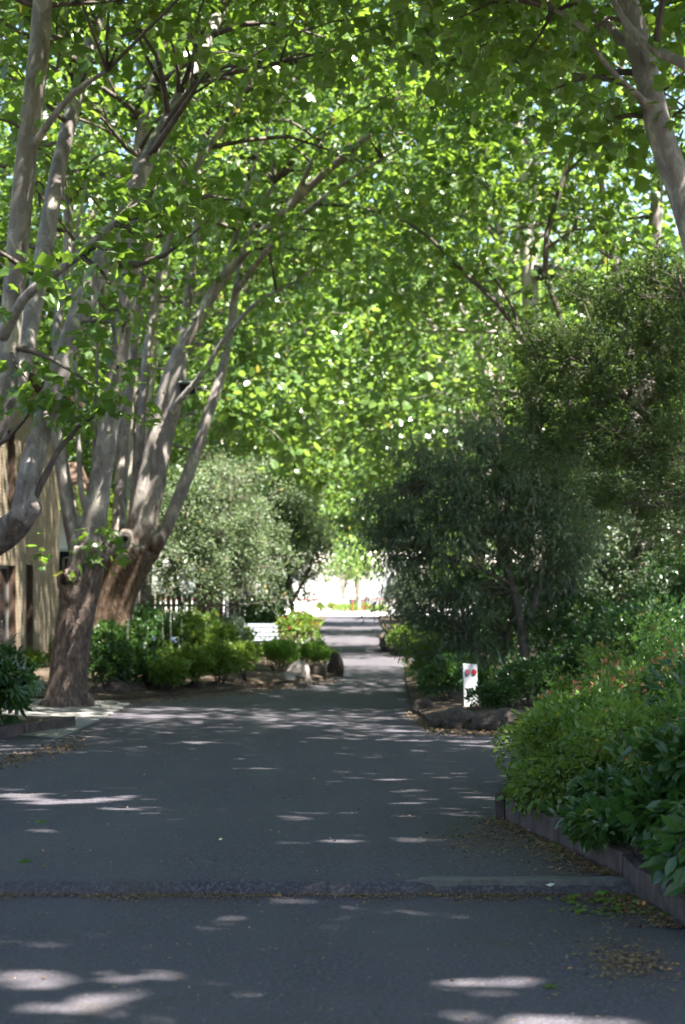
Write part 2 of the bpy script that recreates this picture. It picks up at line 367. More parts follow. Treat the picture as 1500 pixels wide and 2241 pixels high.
def clump_leaves(cent, per, rad, r, flat=.6, droop=.5, out_from=None):
    """positions and frames of leaves in clumps round the given centres"""
    k = len(cent); N = k * per
    d = r.normal(size=(N, 3)); d = nrm(d) * (r.uniform(0, 1, N) ** .45)[:, None]
    rr = np.repeat(np.broadcast_to(rad, (k,)), per)
    off = d * rr[:, None] * np.array([1, 1, flat])
    pos = np.repeat(cent, per, axis=0) + off
    ax = nrm(d * np.array([1, 1, .4])) * .8 + r.normal(0, .5, (N, 3)) + np.array([0, 0, -droop])
    nm = np.array([0, 0, 1.0]) + r.normal(0, .55, (N, 3)) + d * .3
    t = np.clip(np.repeat(r.uniform(.15, .85, k), per) + r.normal(0, .18, N), 0, 1)
    t = np.where(r.uniform(0, 1, N) < .015, 1.0, np.minimum(t, .92))
    return pos, ax, nm, t

# ------------------------------------------------------------------ trees
GAPS = [(1100, 150, 1185, 760, 57, .85), (1150, 530, 1250, 660, 57, 1.0), (1180, 260, 1290, 700, 38, .8), (380, 520, 530, 1000, 43, .65), (360, 780, 470, 900, 43, 1.0), (200, 480, 310, 1100, 33, .6), (935, 500, 1080, 820, 75, .7), (0, 300, 240, 1000, 23, .8), (500, 230, 1000, 600, 40, .6), (1020, 600, 1150, 760, 38, .6)]
_kr = np.random.default_rng(12)
def arch_ok(p):
    """keep the carriageway clear under the canopy"""
    x, y, z = p[:, 0], p[:, 1], p[:, 2]
    low = np.where(np.abs(x - .3) < 3.4, np.where(y > 50, np.where(np.abs(x - .3) < 1.5, 5.6, 4.7), 6.0), np.where(np.abs(x - .3) < 5.2, 5.0, 4.1))
    ok = z > low
    px = CXP + FPX*x/np.maximum(y, 1); py = HZ - FPX*(z - EYE)/np.maximum(y, 1)
    for (a, b, c, e, dm, pr) in GAPS:      # thin places in the crowns where the stems show
        ok &= ~((px > a) & (px < c) & (py > b) & (py < e) & (y < dm) & (y > 15) & (_kr.uniform(0, 1, len(p)) < pr))
    return ok
def grow(limbs, cent, r, r_tip=.012, thick=1.0):
    """connect each clump centre to the nearest wood with a bowed branch"""
    nodes = []; nrad = []
    for pts, rad in limbs:
        q, rq = smooth_line(np.asarray(pts, float), np.asarray(rad, float), .5)
        h = max(1, len(q)//4); nodes.append(q[h:]); nrad.append(rq[h:])
    nodes = np.concatenate(nodes); nrad = np.concatenate(nrad)
    d0 = np.array([np.min(np.linalg.norm(nodes - c, axis=1)) for c in cent]); order = np.argsort(d0)
    out = []
    for i in order:
        c = cent[i]; dv = c - nodes
        cost = np.linalg.norm(dv, axis=1) + .55*np.maximum(0, -dv[:, 2]) + .02/np.maximum(nrad, .01)
        j = int(np.argmin(cost)); s = nodes[j]; L = np.linalg.norm(c - s)
        if L < .15: continue
        r0 = min(nrad[j]*.7, (.008 + .012*L + .01)*thick)
        mid = .5*(s+c) + r.normal(0, .09, 3)*L + np.array([0, 0, .10*L])
        out.append((np.array([s, mid, c]), np.array([r0, r0*.7, r_tip*.7])))
        t = np.linspace(.3, 1, max(2, int(L/.6)))
        q = (1-t)[:, None]**2*s + (2*t*(1-t))[:, None]*mid + (t**2)[:, None]*c
        nodes = np.concatenate([nodes, q]); nrad = np.concatenate([nrad, np.interp(t, [0, 1], [r0, .01])])
    return out
def plane_tree(label, base, limbs, crown, n_clump, per, leaf, seed, tmpl=T_KITE, mat='plane_leaf', bark='bark', group='plane trees of the avenue',
               remesh=None, blobs=(), clump_r=.8, extra=None, keep=arch_ok, name='plane_tree', cat='tree', droop=.5):
    """limbs: list of (points, radii); crown: list of (centre, radii) ellipsoids"""
    r = np.random.default_rng(seed)
    t = empty(name, base, label, cat, group)
    mb = MB()
    for k, (pts, rad) in enumerate(limbs):
        big = max(rad) > .12
        mb.tube(pts, rad, 18 if big else 9, .10 if big else .05, seed*31+k, .22 if remesh else .4)
    for (c, rr) in blobs: mb.blob(c, rr, seed + len(mb.n), .16)
    tr = mb.build('trunk', M[bark], t, True)
    if remesh:
        m = tr.modifiers.new('blend', 'REMESH'); m.mode = 'VOXEL'; m.voxel_size = remesh; m.use_smooth_shade = True
        s = tr.modifiers.new('soften', 'SMOOTH'); s.factor = .5; s.iterations = 4
    cen = []
    tot = sum(np.prod(rd) ** (1/1.5) for _, rd in crown)
    for c, rd in crown:
        c = np.asarray(c, float); rd = np.asarray(rd, float); want = int(n_clump * np.prod(rd) ** (1/1.5) / tot)
        got = []
        for _ in range(40):
            d = nrm(r.normal(size=(want*2, 3))) * (r.uniform(0, 1, want*2) ** .40)[:, None]
            p = c + d*rd; p = p[keep(p)] if keep else p
            got.extend(p[:want - len(got)])
            if len(got) >= want: break
        cen.extend(got)
    if extra is not None: cen.extend(list(extra))
    cen = np.array(cen)
    tw = MB()
    for k, (pts, rad) in enumerate(grow(limbs, cen, r, .012, 1.35)): tw.tube(pts, rad, 4 if base[1] < 60 else 3, 0, k, max(.3, np.linalg.norm(pts[2]-pts[0])/4))
    tw.build('branches', M['bark_dark'] if bark != 'bark_pale' else M['bark'], t, True)['kind'] = 'stuff'
    pos, ax, nm, tt = clump_leaves(cen, per, r.uniform(.7, 1.25, len(cen))*clump_r, r, .6, droop)
    kk = fleck_keep(pos); pos, ax, nm, tt = pos[kk], ax[kk], nm[kk], tt[kk]
    me = leaf_mesh('crown', tmpl, pos, ax, nm, leaf * r.uniform(.45, 1.3, len(pos)), r, tt)
    link('crown', me, M[mat], t)
    return t
def px_limb(pts, widths):
    """pts: (x, y, distance) in photo pixels; widths in photo pixels"""
    p = np.array([P(*q) for q in pts]); d = np.array([q[2] for q in pts])
    return p, np.maximum(np.asarray(widths, float)/2/FPX*d, .006)

# ------------------------------------------------------------------ shrubs and plants
def shrub(name, label, cat, group, base, rx, ry, h, n, tmpl, size, mat, seed, lumpn=9, up=.5, flowers=None, stems=5, bark='bark_dark', lift=0.12, lump_r=.42, shell=.35, droop=0.0):
    r = np.random.default_rng(seed)
    base = np.asarray(base, float)
    t = empty(name, base, label, cat, group)
    cen = []
    for k in range(lumpn):
        a = r.uniform(0, 6.28); e = r.uniform(-.35, 1.0); q = math.sqrt(max(0, 1-e*e))
        cen.append((math.cos(a)*q*rx*.62, math.sin(a)*q*ry*.62, h*(.5 + e*.34)))
    cen.append((0, 0, h*.5)); cen = np.array(cen)
    lr = np.array([rx, ry, h*.5]) * lump_r
    k = r.integers(0, len(cen), n)
    d = nrm(r.normal(size=(n, 3))); d[:, 2] = np.where(r.uniform(0, 1, n) < .35, np.abs(d[:, 2]), d[:, 2])
    rad = 1 - shell*r.uniform(0, 1, n)**1.5 + r.normal(0, .06, n)
    sc_ = r.uniform(.75, 1.25, len(cen))[k]
    pos = cen[k] + d*lr*(rad*sc_)[:, None]
    pos[:, 2] = np.maximum(pos[:, 2], lift*h*r.uniform(0, 1, n) + .02)
    ns = n//9                                   # stray shoots that break the outline
    if ns > 40:
        sh = r.integers(0, max(6, ns//14), ns); src = r.integers(0, n, sh.max()+1); u = r.uniform(.1, 1, ns)
        dirs = nrm(d[src]*np.array([1, 1, .6]) + np.array([0, 0, .55]) + r.normal(0, .3, (len(src), 3))); Ls = r.uniform(.12, .34, len(src))*min(h, rx*2)
        pos[:ns] = pos[src][sh] + dirs[sh]*(Ls[sh]*u)[:, None] + r.normal(0, size*.25, (ns, 3)); d[:ns] = nrm(dirs[sh] + r.normal(0, .8, (ns, 3)))
        pos[:ns, 2] = np.maximum(pos[:ns, 2], .03)
    pos = pos + base
    ax = d + np.array([0, 0, up - droop*1.6]) + r.normal(0, .45, (n, 3))
    nm = np.array([0, 0, .8]) + d*.5 + r.normal(0, .5, (n, 3))
    tt = np.clip(r.uniform(.2, .8, len(cen))[k] + r.normal(0, .2, n), 0, .92)
    tt = np.where(r.uniform(0, 1, n) < .02, 1.0, tt)
    me = leaf_mesh('foliage', tmpl, pos, ax, nm, size*r.uniform(.6, 1.25, n), r, tt)
    link('foliage', me, M[mat], t)
    if stems:
        mb = MB()
        for q in range(min(stems, len(cen))):
            c = cen[q]; p0 = np.array([c[0]*.18, c[1]*.18, -.05]); m_ = .5*(p0+c) + r.normal(0, .05, 3)*h
            mb.tube([base+p0, base+m_, base+c], [.012+.012*h, .008+.009*h, .004+.003*h], 6)
        mb.build('stem', M[bark], t, True)
    if flowers:
        fm, fn, fs = flowers[:3]; hi = flowers[3] if len(flowers) > 3 else .2
        sel = r.integers(0, n, fn*4); sel = sel[pos[sel, 2] > base[2] + h*hi][:fn]
        per = 5
        fp = np.repeat(pos[sel] + d[sel]*fs*.8, per, axis=0) + r.normal(0, fs*.45, (len(sel)*per, 3))
        fa = nrm(r.normal(size=(len(fp), 3))) + np.array([0, -.2, .3])
        me = leaf_mesh('flowers', T_PETAL, fp, fa, r.normal(size=fp.shape) + np.array([0, -.6, .6]), fs*r.uniform(.7, 1.2, len(fp)), r)
        o = link('flowers', me, M[fm], t); o['kind'] = 'stuff'
    return t
def strap_plant(name, label, cat, group, base, n, L, mat, seed, spikes=0, spike_mat='petal_white', spike_h=1.0):
    r = np.random.default_rng(seed); t = empty(name, base, label, cat, group); base = np.asarray(base, float)
    a = r.uniform(0, 6.28, n); lean = r.uniform(.15, .9, n)
    ax = np.stack([np.cos(a)*lean, np.sin(a)*lean, np.ones(n)*.8], 1); pos = base + np.stack([np.cos(a), np.sin(a), np.zeros(n)], 1)*.08*r.uniform(0, 1.5, n)[:, None]
    nm = np.stack([-np.cos(a), -np.sin(a), lean], 1)
    link('foliage', leaf_mesh('foliage', T_STRAP, pos, ax, nm, L*r.uniform(.6, 1.1, n), r), M[mat], t)
    for k in range(spikes):
        p0 = base + np.array([r.normal(0, .22), r.normal(0, .22), 0]); p1 = p0 + np.array([r.normal(0, .05), r.normal(0, .05), spike_h*r.uniform(.8, 1.15)])
        mb = MB(); mb.tube([p0, .5*(p0+p1)+r.normal(0, .01, 3), p1], [.008, .007, .004], 5)
        s = mb.build('flower_spike', M['shrub_mid'], t)
        m_ = 46; f = r.uniform(.45, 1, m_); q = p0 + (p1-p0)*f[:, None]; aa = r.uniform(0, 6.28, m_); dd = np.stack([np.cos(aa), np.sin(aa), np.full(m_, .2)], 1)
        link('blossom', leaf_mesh('blossom', T_PETAL, q, dd, np.tile([0, 0, 1.0], (m_, 1)), .05*(1.2-f*.6), r), M[spike_mat], s, False)
    return t

# ================================================================== SETTING
def strip(name, x0, x1, mat, dz, ys, nx=8, kind='structure', parent=None):
    """sheet that follows the ground's profile; x0/x1 may be functions of distance"""
    f0 = x0 if callable(x0) else (lambda d: x0); f1 = x1 if callable(x1) else (lambda d: x1)
    V = []; L = []; n = []
    for y in ys:
        for i in range(nx+1): V.append((f0(y) + (f1(y)-f0(y))*i/nx, y, gz(y) + dz))
    for j in range(len(ys)-1):
        for i in range(nx):
            a = j*(nx+1)+i; L += [a, a+1, a+nx+2, a+nx+1]; n.append(4)
    o = link(name, mesh_np(name, np.array(V), L, n, True), mat, parent)
    if kind: o['kind'] = kind
    return o
ys_all = np.unique(np.concatenate([np.linspace(-60, 9, 12), np.linspace(9, 130, 243), _D[1:-1], np.linspace(130, 400, 20)]))
strip('ground', -220, 220, M['ground'], -.006, ys_all, 20)
strip('road', lambda d: -14 if d < 30 else (-6.2 if d < 47 else -4.0), lambda d: 15 if d < 30 else 7, M['asphalt'], 0.0, ys_all[(ys_all > -25) & (ys_all < 113)], 20)
strip('plaza', -40, 40, M['plaza'], .006, np.linspace(112.6, 175, 30), 6)

# concrete nib showing along the first step in the road
kb = MB(); n = 60
xs = np.linspace((862-CXP)/FPX*10.55, (1392-CXP)/FPX*10.55, n+1); rk = np.random.default_rng(3)
chip = np.convolve(rk.normal(0, .010, n+9), np.ones(5)/5, 'valid')[:n+1]; top = np.convolve(rk.normal(0, .005, n+9), np.ones(5)/5, 'valid')[:n+1]
V = []
for i in range(n+1):
    e_ = min(1.0, (i+.5)/9, (n-i+.5)/6); y0 = 10.462 + .05*(1-e_) + chip[i]*.6; zt_ = .064 + .0125*e_ + top[i]*.5
    V += [(xs[i], y0, .015), (xs[i], y0+.004, zt_-.006), (xs[i], y0+.012, zt_), (xs[i], 10.60 + chip[-i]*.5, zt_-.002), (xs[i], 10.60, .015)]
F = [(i*5+k, (i+1)*5+k, (i+1)*5+k+1, i*5+k+1) for i in range(n) for k in range(4)] + [(0,1,2,3,4), tuple(n*5+k for k in (4,3,2,1,0))]
kb.add(V, F); me = kb.mesh('concrete_nib'); bm = bmesh.new(); bm.from_mesh(me); bmesh.ops.recalc_face_normals(bm, faces=bm.faces); bm.to_mesh(me); bm.free()
tag(link('concrete_nib', me, M['kerb']), 'narrow concrete edge exposed along the low step in the asphalt', 'kerb')

# pavement slab round the big trunk
def slab(name, pts, h, mat, kind='structure', skirt=.12, dome=0.0, wob=0.0):
    """raised sheet with sides; pts world (x, d) outline, follows the ground"""
    pts = np.asarray(pts, float)
    # subdivide outline
    out = []
    for i in range(len(pts)):
        a, b = pts[i], pts[(i+1) % len(pts)]; m = max(1, int(np.linalg.norm(b-a)/.6))
        for k in range(m): out.append(a + (b-a)*k/m)
    out = np.array(out); c = out.mean(0)
    V = []; n = len(out)
    rings = [(1.0, -skirt), (1.0, h), (.97, h+.25*dome), (.8, h+.7*dome), (.5, h+dome)] if dome else [(1.0, -skirt), (1.0, h), (.6, h)]
    for s, z in rings:
        for p in out:
            q = c + (p-c)*s; V.append((q[0], q[1], gz(q[1]) + z + (rng.normal(0, wob) if wob and z > 0 else 0)))
    V.append((c[0], c[1], gz(c[1]) + h + dome))
    F = []
    for k in range(len(rings)-1):
        for i in range(n): F.append((k*n+i, k*n+(i+1) % n, (k+1)*n+(i+1) % n, (k+1)*n+i))
    k = len(rings)-1
    for i in range(n): F.append((k*n+i, k*n+(i+1) % n, len(V)-1))
    mb = MB(); mb.add(np.array(V), F)
    me = mb.mesh(name); bm = bmesh.new(); bm.from_mesh(me); bmesh.ops.recalc_face_normals(bm, faces=bm.faces); bm.to_mesh(me); bm.free()
    o = link(name, me, mat); o['kind'] = kind
    return o
g2 = lambda x, y: G(x, y)[:2]
slab('pavement', [g2(121, 1618), g2(285, 1543), (-4.2, 35.5), (-7.2, 36.5), (-7.25, 29.4)], .02, M['concrete'])
# garden beds
slab('garden_bed', [g2(205, 1537), g2(300, 1530), g2(400, 1522), g2(480, 1517), g2(560, 1505), g2(640, 1495), g2(705, 1489), g2(738, 1479), g2(738, 1464), (-.55, 53), (-1.1, 58), (-2.0, 61), (-9, 62), (-13, 56), (-7.3, 52.6), (-7.1, 37)], .07, M['soil'], dome=.10, wob=.015)
slab('garden_bed', [g2(1130, 1600), g2(1040, 1597), g2(945, 1592), g2(905, 1552), g2(890, 1500), g2(888, 1462), (1.75, 52), (10, 53), (12, 30), (9, 27.5)], .08, M['soil'], dome=.10, wob=.015)
slab('garden_bed', [g2(905, 1438), g2(862, 1428), g2(838, 1408), g2(840, 1380), (1.9, 108), (14, 110), (14, 56), (2.4, 55)], .08, M['soil'], dome=.1, wob=.015)
slab('garden_bed', [(1.16, 13.7), (1.62, 9.6), (2.2, 6.0), (9, 6.0), (9, 22.3), (3.4, 22.3), (1.9, 17.0)], .13, M['soil'], dome=.12, wob=.01)
slab('garden_bed', [(-4.55, 23.6), (-3.75, 27.6), (-5.2, 28.6), (-9.5, 28.0), (-9.5, 21)], .12, M['soil'], dome=.1, wob=.01)
slab('garden_bed', [(-2.6, 62.5), (-1.0, 75), (-.9, 108), (-14, 110), (-14, 63)], .08, M['soil'], dome=.1, wob=.015)

# ================================================================== BRICK BUILDING
bw = empty('brick_building', (-7.3, 45, gz(45)), 'buff brick two storey building with narrow dark windows beside the big trunk', 'building')
WX = -7.3
holes = [(42.0, 44.9, -.17, 2.08), (46.35, 47.45, -.15, 2.12), (43.75, 44.85, 3.1, 5.05), (38.0, 39.2, -.17, 2.08), (38.0, 39.2, 3.1, 5.05)]
def solid(y0, y1, z0, z1):
    return not any(a < y1 - 1e-6 and b > y0 + 1e-6 and c < z1 - 1e-6 and e > z0 + 1e-6 for a, b, c, e in holes)
ycut = sorted({30.0, 51.8, *[h[0] for h in holes], *[h[1] for h in holes]}); zcut = sorted({-.6, 6.25, *[h[2] for h in holes], *[h[3] for h in holes]})
wm = MB()
for y0, y1 in zip(ycut[:-1], ycut[1:]):
    for z0, z1 in zip(zcut[:-1], zcut[1:]):
        if solid(y0, y1, z0, z1): wm.box((WX-.30, y0, z0), (WX-.005, y1, z1))
wm.box((-16, 51.45, -.6), (WX-.32, 51.78, 6.25)); wm.box((-16, 30, -.6), (WX-.32, 30.3, 6.25))
wm.build('wall', M['mortar'], bw)
bk = []; bt = []
cz = .086
for k in range(int(6.8/cz)):
    z = -.55 + k*cz; off = .12*(k % 2)
    y = 30.0 + off
    while y < 51.8:
        y1 = min(y + .23, 51.8)
        # trim the brick at openings
        segs = [(y, y1)]
        for a, b, c, e in holes:
            if c < z+.076 and e > z:
                ns = []
                for p, q in segs:
                    if b <= p or a >= q: ns.append((p, q))
                    else:
                        if p < a: ns.append((p, a))
                        if q > b: ns.append((b, q))
                segs = ns
        for p, q in segs:
            if q-p > .03 and y1 > 39: bk.append((WX-.05, p, z, WX + rng.normal(0, .0004), q, z+.076)); bt.append(rng.uniform())
        y += .24
# the end of the building that looks away down the road
def boxes_mesh(name, B, tint):
    B = np.array(B); N = len(B)
    idx = np.array([(0,1,2),(3,1,2),(3,4,2),(0,4,2),(0,1,5),(3,1,5),(3,4,5),(0,4,5)])
    V = B[:, idx].reshape(-1, 3)
    F = np.array([(0,3,2,1),(4,5,6,7),(0,1,5,4),(1,2,6,5),(2,3,7,6),(3,0,4,7)]).ravel()
    return mesh_np(name, V, (np.arange(N)[:, None]*8 + F).ravel(), np.full(N*6, 4), False, np.repeat(tint, 6))
o = link('brickwork', boxes_mesh('brickwork', bk, np.array(bt)), M['brick'], bw); o['kind'] = 'stuff'
for (a, b, c, e) in holes:
    if b < 40: continue
    fr = MB(); t_ = .07
    for lo, hi in (((WX-.22, a, c), (WX-.15, b, c+t_)), ((WX-.22, a, e-t_), (WX-.15, b, e)), ((WX-.22, a, c+t_), (WX-.15, a+t_, e-t_)), ((WX-.22, b-t_, c+t_), (WX-.15, b, e-t_))): fr.box(lo, hi)
    if b-a > 2: fr.box((WX-.22, .5*(a+b)-.03, c+t_), (WX-.155, .5*(a+b)+.03, e-t_))
    fo = fr.build('window', M['alu'], bw)
    g = MB(); g.box((WX-.20, a+t_, c+t_), (WX-.185, b-t_, e-t_)); link('pane', g.mesh('pane'), M['glass'], fo, False)
    jm = MB(); jm.box((WX-.149, b-.03, c), (WX-.02, b-.003, e)); link('jamb', jm.mesh('jamb'), M['wood_dark'], fo, False)
rf = MB(); rf.box((-16.2, 29.6, 6.26), (WX+.55, 52.4, 6.46)); rf.build('roof', M['wood_dark'], bw)
# house behind it
hb = empty('weatherboard_house', (-9.4, 64, gz(64)), 'pale house corner with white window trim behind the brick building', 'building')
m_ = MB()
for k in range(26): m_.box((-14, 63.0-.012*(k % 2), -.45+k*.17), (-8.2, 66, -.45+(k+1)*.17-.006))
m_.build('wall', M['pale_wall'], hb)
m_ = MB(); m_.box((-8.95, 62.93, 1.0), (-8.35, 62.98, 2.8)); wd = m_.build('window', M['bench_paint'], hb)
m_ = MB(); m_.box((-8.88, 62.90, 1.08), (-8.42, 62.925, 2.72)); link('pane', m_.mesh('pane'), M['glass'], wd, False)
m_ = MB(); m_.add([(-14.5, 62.4, 3.98), (-7.8, 62.4, 3.98), (-7.8, 66.5, 3.98), (-14.5, 66.5, 3.98), (-14, 64.4, 5.6), (-8.4, 64.4, 5.6)], [(0,1,5,4),(1,2,5),(2,3,4,5),(3,0,4),(0,3,2,1)]); m_.build('roof', M['wood_dark'], hb)

# ================================================================== PLANE TREES
def limb(p, w_): return px_limb(p, w_)
AV = 'plane trees of the avenue'
# first on the left, its trunk just out of the picture
baseA = GX(-170, 24)
limA = [ (np.array([baseA+[0,0,-.2], baseA+[.05,0,.9], baseA+[.15,0,1.7], P(-75, 1010, 24)]), np.array([.42,.36,.33,.26])),
  limb([(-110,1230,24),(-40,1195,24),(25,1160,23.8),(62,1118,23.6)], [95,80,68,50]),
  limb([(45,1140,23.6),(55,1085,23.6),(78,985,23.7),(120,845,24),(185,660,24.4),(250,520,25),(325,345,26),(420,160,27.5),(520,-60,29)], [44,52,50,48,46,44,36,30,22]),
  limb([(-75,1010,24),(0,900,24),(22,740,24),(40,520,24),(62,300,24),(85,120,24),(100,-80,24)], [70,58,54,50,50,46,40]),
  limb([(-30,1000,25),(30,860,25.5),(65,720,26),(95,560,26.5),(130,360,27),(170,200,27.5),(215,40,28),(260,-120,28.5)], [42,42,40,38,36,34,32,26]),
  limb([(5,740,23.5),(55,650,23),(120,600,22.8),(200,535,22.6),(262,478,22.5),(330,430,22.4)], [30,24,22,22,19,12]),
  limb([(66,330,24),(110,265,23.6),(165,200,23.4),(235,155,23.2)], [22,19,17,13]),
  limb([(-60,1000,24),(-160,700,23),(-260,300,22),(-330,-100,21)], [50,44,36,26]) ]
plane_tree('plane tree with pale stems entering at the frame edge in front of the brick building', baseA, limA,
   [((-4.6, 23.5, 10.9), (3.9, 4.6, 3.8)), ((-1.2, 24.5, 10.4), (3.4, 4.2, 3.0)), ((-3.0, 23.5, 16.5), (5.0, 5.0, 3.4))], 440, 28, .215, 21, T_LOBE, remesh=.03, clump_r=.68,
   blobs=[(P(62,1112,23.6), (.17,.16,.15)), (P(30,1150,23.7), (.15,.15,.14))],
   extra=[P(*q) for q in ((15,590,20),(250,640,22.3),(270,560,22.3),(300,520,22.4),(230,900,23.5),(215,850,23.5),(250,760,23.2),(330,470,22.4),(290,440,22.6),(60,830,23.4),(85,880,23.4),(350,390,22.6),(520,440,24),(460,480,24),(390,440,23.4))])
# second on the left: the big trunk on the pavement
dB = 33.2
def slim(L, f): return [L[0]] + [(p, q*f) for p, q in L[1:]]
baseB = G(150, 1546)
limB = [ (np.array([P(148,1556,dB), P(150,1500,dB), P(157,1430,dB), P(168,1340,dB), P(182,1265,dB), P(195,1200,dB)]), np.array([54,43,40,38,40,42])/FPX*dB),
  limb([(150,1290,dB),(138,1275,dB-.2),(140,1255,dB-.25)], [40,38,26]),
  limb([(178,1240,dB),(158,1150,dB),(143,1060,dB),(127,960,dB),(117,890,dB),(122,800,dB),(128,690,dB+.2),(150,520,dB+.5),(140,330,dB+.8),(170,120,dB+1)], [52,44,40,38,36,32,30,26,24,18]),
  limb([(196,1220,dB),(212,1110,dB),(232,980,dB),(250,850,dB),(268,730,dB-.2),(285,600,dB-.4),(300,450,dB-.5),(310,280,dB-.6),(360,90,dB-.6),(400,-80,dB-.6)], [84,72,62,58,52,44,38,32,26,20]),
  limb([(196,1130,dB-.1),(180,1090,dB-.2),(173,1000,dB-.2),(168,860,dB-.2),(165,740,dB-.2),(160,560,dB-.2),(190,400,dB)], [24,20,17,16,15,13,10]),
  limb([(200,1100,dB+.1),(206,1000,dB+.2),(211,860,dB+.2),(214,720,dB+.2),(205,560,dB+.2)], [20,16,14,13,10]),
  limb([(205,1225,dB),(240,1205,dB-.1),(272,1180,dB-.1)], [52,46,36]),
  limb([(284,620,dB-.4),(330,520,dB-.2),(420,380,dB),(520,230,dB+.3),(600,90,dB+.5)], [30,26,22,18,12]) ]
tB = plane_tree('big plane tree with flaking brown butt standing on the concrete pavement', baseB, slim(limB, .78),
   [((-4.6, 33.5, 11.6), (4.2, 5.0, 4.6)), ((-1.0, 34, 11), (3.2, 4.2, 3.4)), ((-3.0, 33, 17), (5.0, 5.0, 3.4))], 460, 27, .215, 22, T_LOBE, remesh=.032, clump_r=.68,
   blobs=[(P(143,1272,dB-.2), (.17,.17,.2)), (P(270,1183,dB-.12), (.16,.15,.16)), (P(190,1225,dB), (.25,.25,.32)), (P(112,1546,dB), (.20,.24,.16)), (P(150,1552,dB-.25), (.2,.2,.14)), (P(158,1300,dB-.18), (.2,.16,.18)), (P(215,1222,dB-.15), (.17,.15,.15)), (P(190,1540,dB-.1), (.14,.16,.2))],
   extra=[P(*q) for q in ((160,1215,32.6),(230,1185,32.6),(90,760,33),(200,640,32.6),(280,700,32.4),(250,820,32.4))])
hl = MB(); hl.blob(P(141,1268,dB-.42), (.075,.05,.10), 3, .1); hl.build('hollow', M['hollow'], tB, True)
hl = MB(); hl.blob(P(274,1180,dB-.30), (.05,.04,.055), 4, .1); hl.build('hollow', M['hollow'], tB, True)
# third on the left: orange butt leaning over the road
dC = 43.5
baseC = GX(240, dC, .1)
limC = [ (np.array([P(236,1420,dC), P(240,1370,dC), P(252,1310,dC), P(272,1250,dC), P(300,1195,dC)]), np.array([52,46,43,46,48])/FPX*dC),
  limb([(292,1205,dC),(305,1110,dC),(325,1010,dC),(350,900,dC),(380,800,dC),(430,705,dC),(490,605,dC),(550,535,dC-.3),(640,445,dC-.8),(750,345,dC-1.5),(860,255,dC-2)], [62,50,46,44,42,38,36,33,30,24,16]),
  limb([(310,1200,dC),(340,1080,dC),(362,970,dC),(384,880,dC),(397,800,dC),(405,700,dC+.3),(430,520,dC+.6),(440,330,dC+1)], [60,54,50,46,38,30,24,16]),
  limb([(372,905,dC-.4),(400,868,dC-.6),(445,815,dC-.8),(500,730,dC-1),(565,660,dC-1.2),(650,615,dC-1.4),(735,545,dC-1.5)], [26,22,19,18,16,13,9]),
  limb([(322,1215,dC),(352,1180,dC),(385,1105,dC),(420,1015,dC),(452,920,dC),(482,830,dC+.2),(503,730,dC+.3),(518,630,dC+.4),(545,520,dC+.5),(600,400,dC+.6)], [70,42,38,37,34,32,28,26,22,14]),
  limb([(258,1260,dC),(262,1110,dC+.6),(272,960,dC+.8),(285,820,dC+1),(300,690,dC+1.2),(330,520,dC+1.4),(380,330,dC+1.5)], [50,42,36,34,30,26,18]),
  limb([(285,1210,dC),(300,1060,dC+.4),(312,900,dC+.5),(325,760,dC+.6),(345,620,dC+.7),(400,430,dC+.8),(470,250,dC+1)], [44,34,32,30,26,20,14]),
  limb([(516,640,dC+.4),(600,530,dC-.6),(700,440,dC-1.6),(800,370,dC-2.6),(900,310,dC-3.4),(1010,240,dC-4)], [22,20,18,15,12,8]),
  limb([(640,445,dC-.8),(690,340,dC-1.6),(740,240,dC-2.2),(840,140,dC-2.8)], [20,17,13,8]),
  limb([(490,605,dC),(520,500,dC-.3),(545,400,dC-.5),(600,250,dC-.7),(680,90,dC-1)], [24,20,18,14,9]) ]
tC = plane_tree('leaning plane tree with orange butt and stems arching over the road', baseC, slim(limC, .72),
   [((-4.2, 45.5, 12.2), (4.2, 5.2, 5.0)), ((-.6, 44, 11.2), (3.4, 4.5, 3.4)), ((-2.6, 45, 18), (5.0, 5.2, 3.6))], 480, 26, .215, 23, T_LOBE, remesh=.04, bark='bark_orange', clump_r=.68,
   blobs=[(P(300,1200,dC), (.40,.36,.27)), (P(275,1172,dC-.25), (.16,.16,.15)), (P(230,1385,dC-.1), (.3,.3,.22)), (P(262,1392,dC-.1), (.26,.3,.2)), (P(345,1185,dC-.2), (.2,.2,.22)), (P(255,1225,dC-.2), (.25,.25,.2))],
   extra=[P(*q) for q in ((700,560,42),(735,545,42),(650,600,42.2),(600,640,42.4),(420,700,43),(560,560,43),(470,760,42.6))])
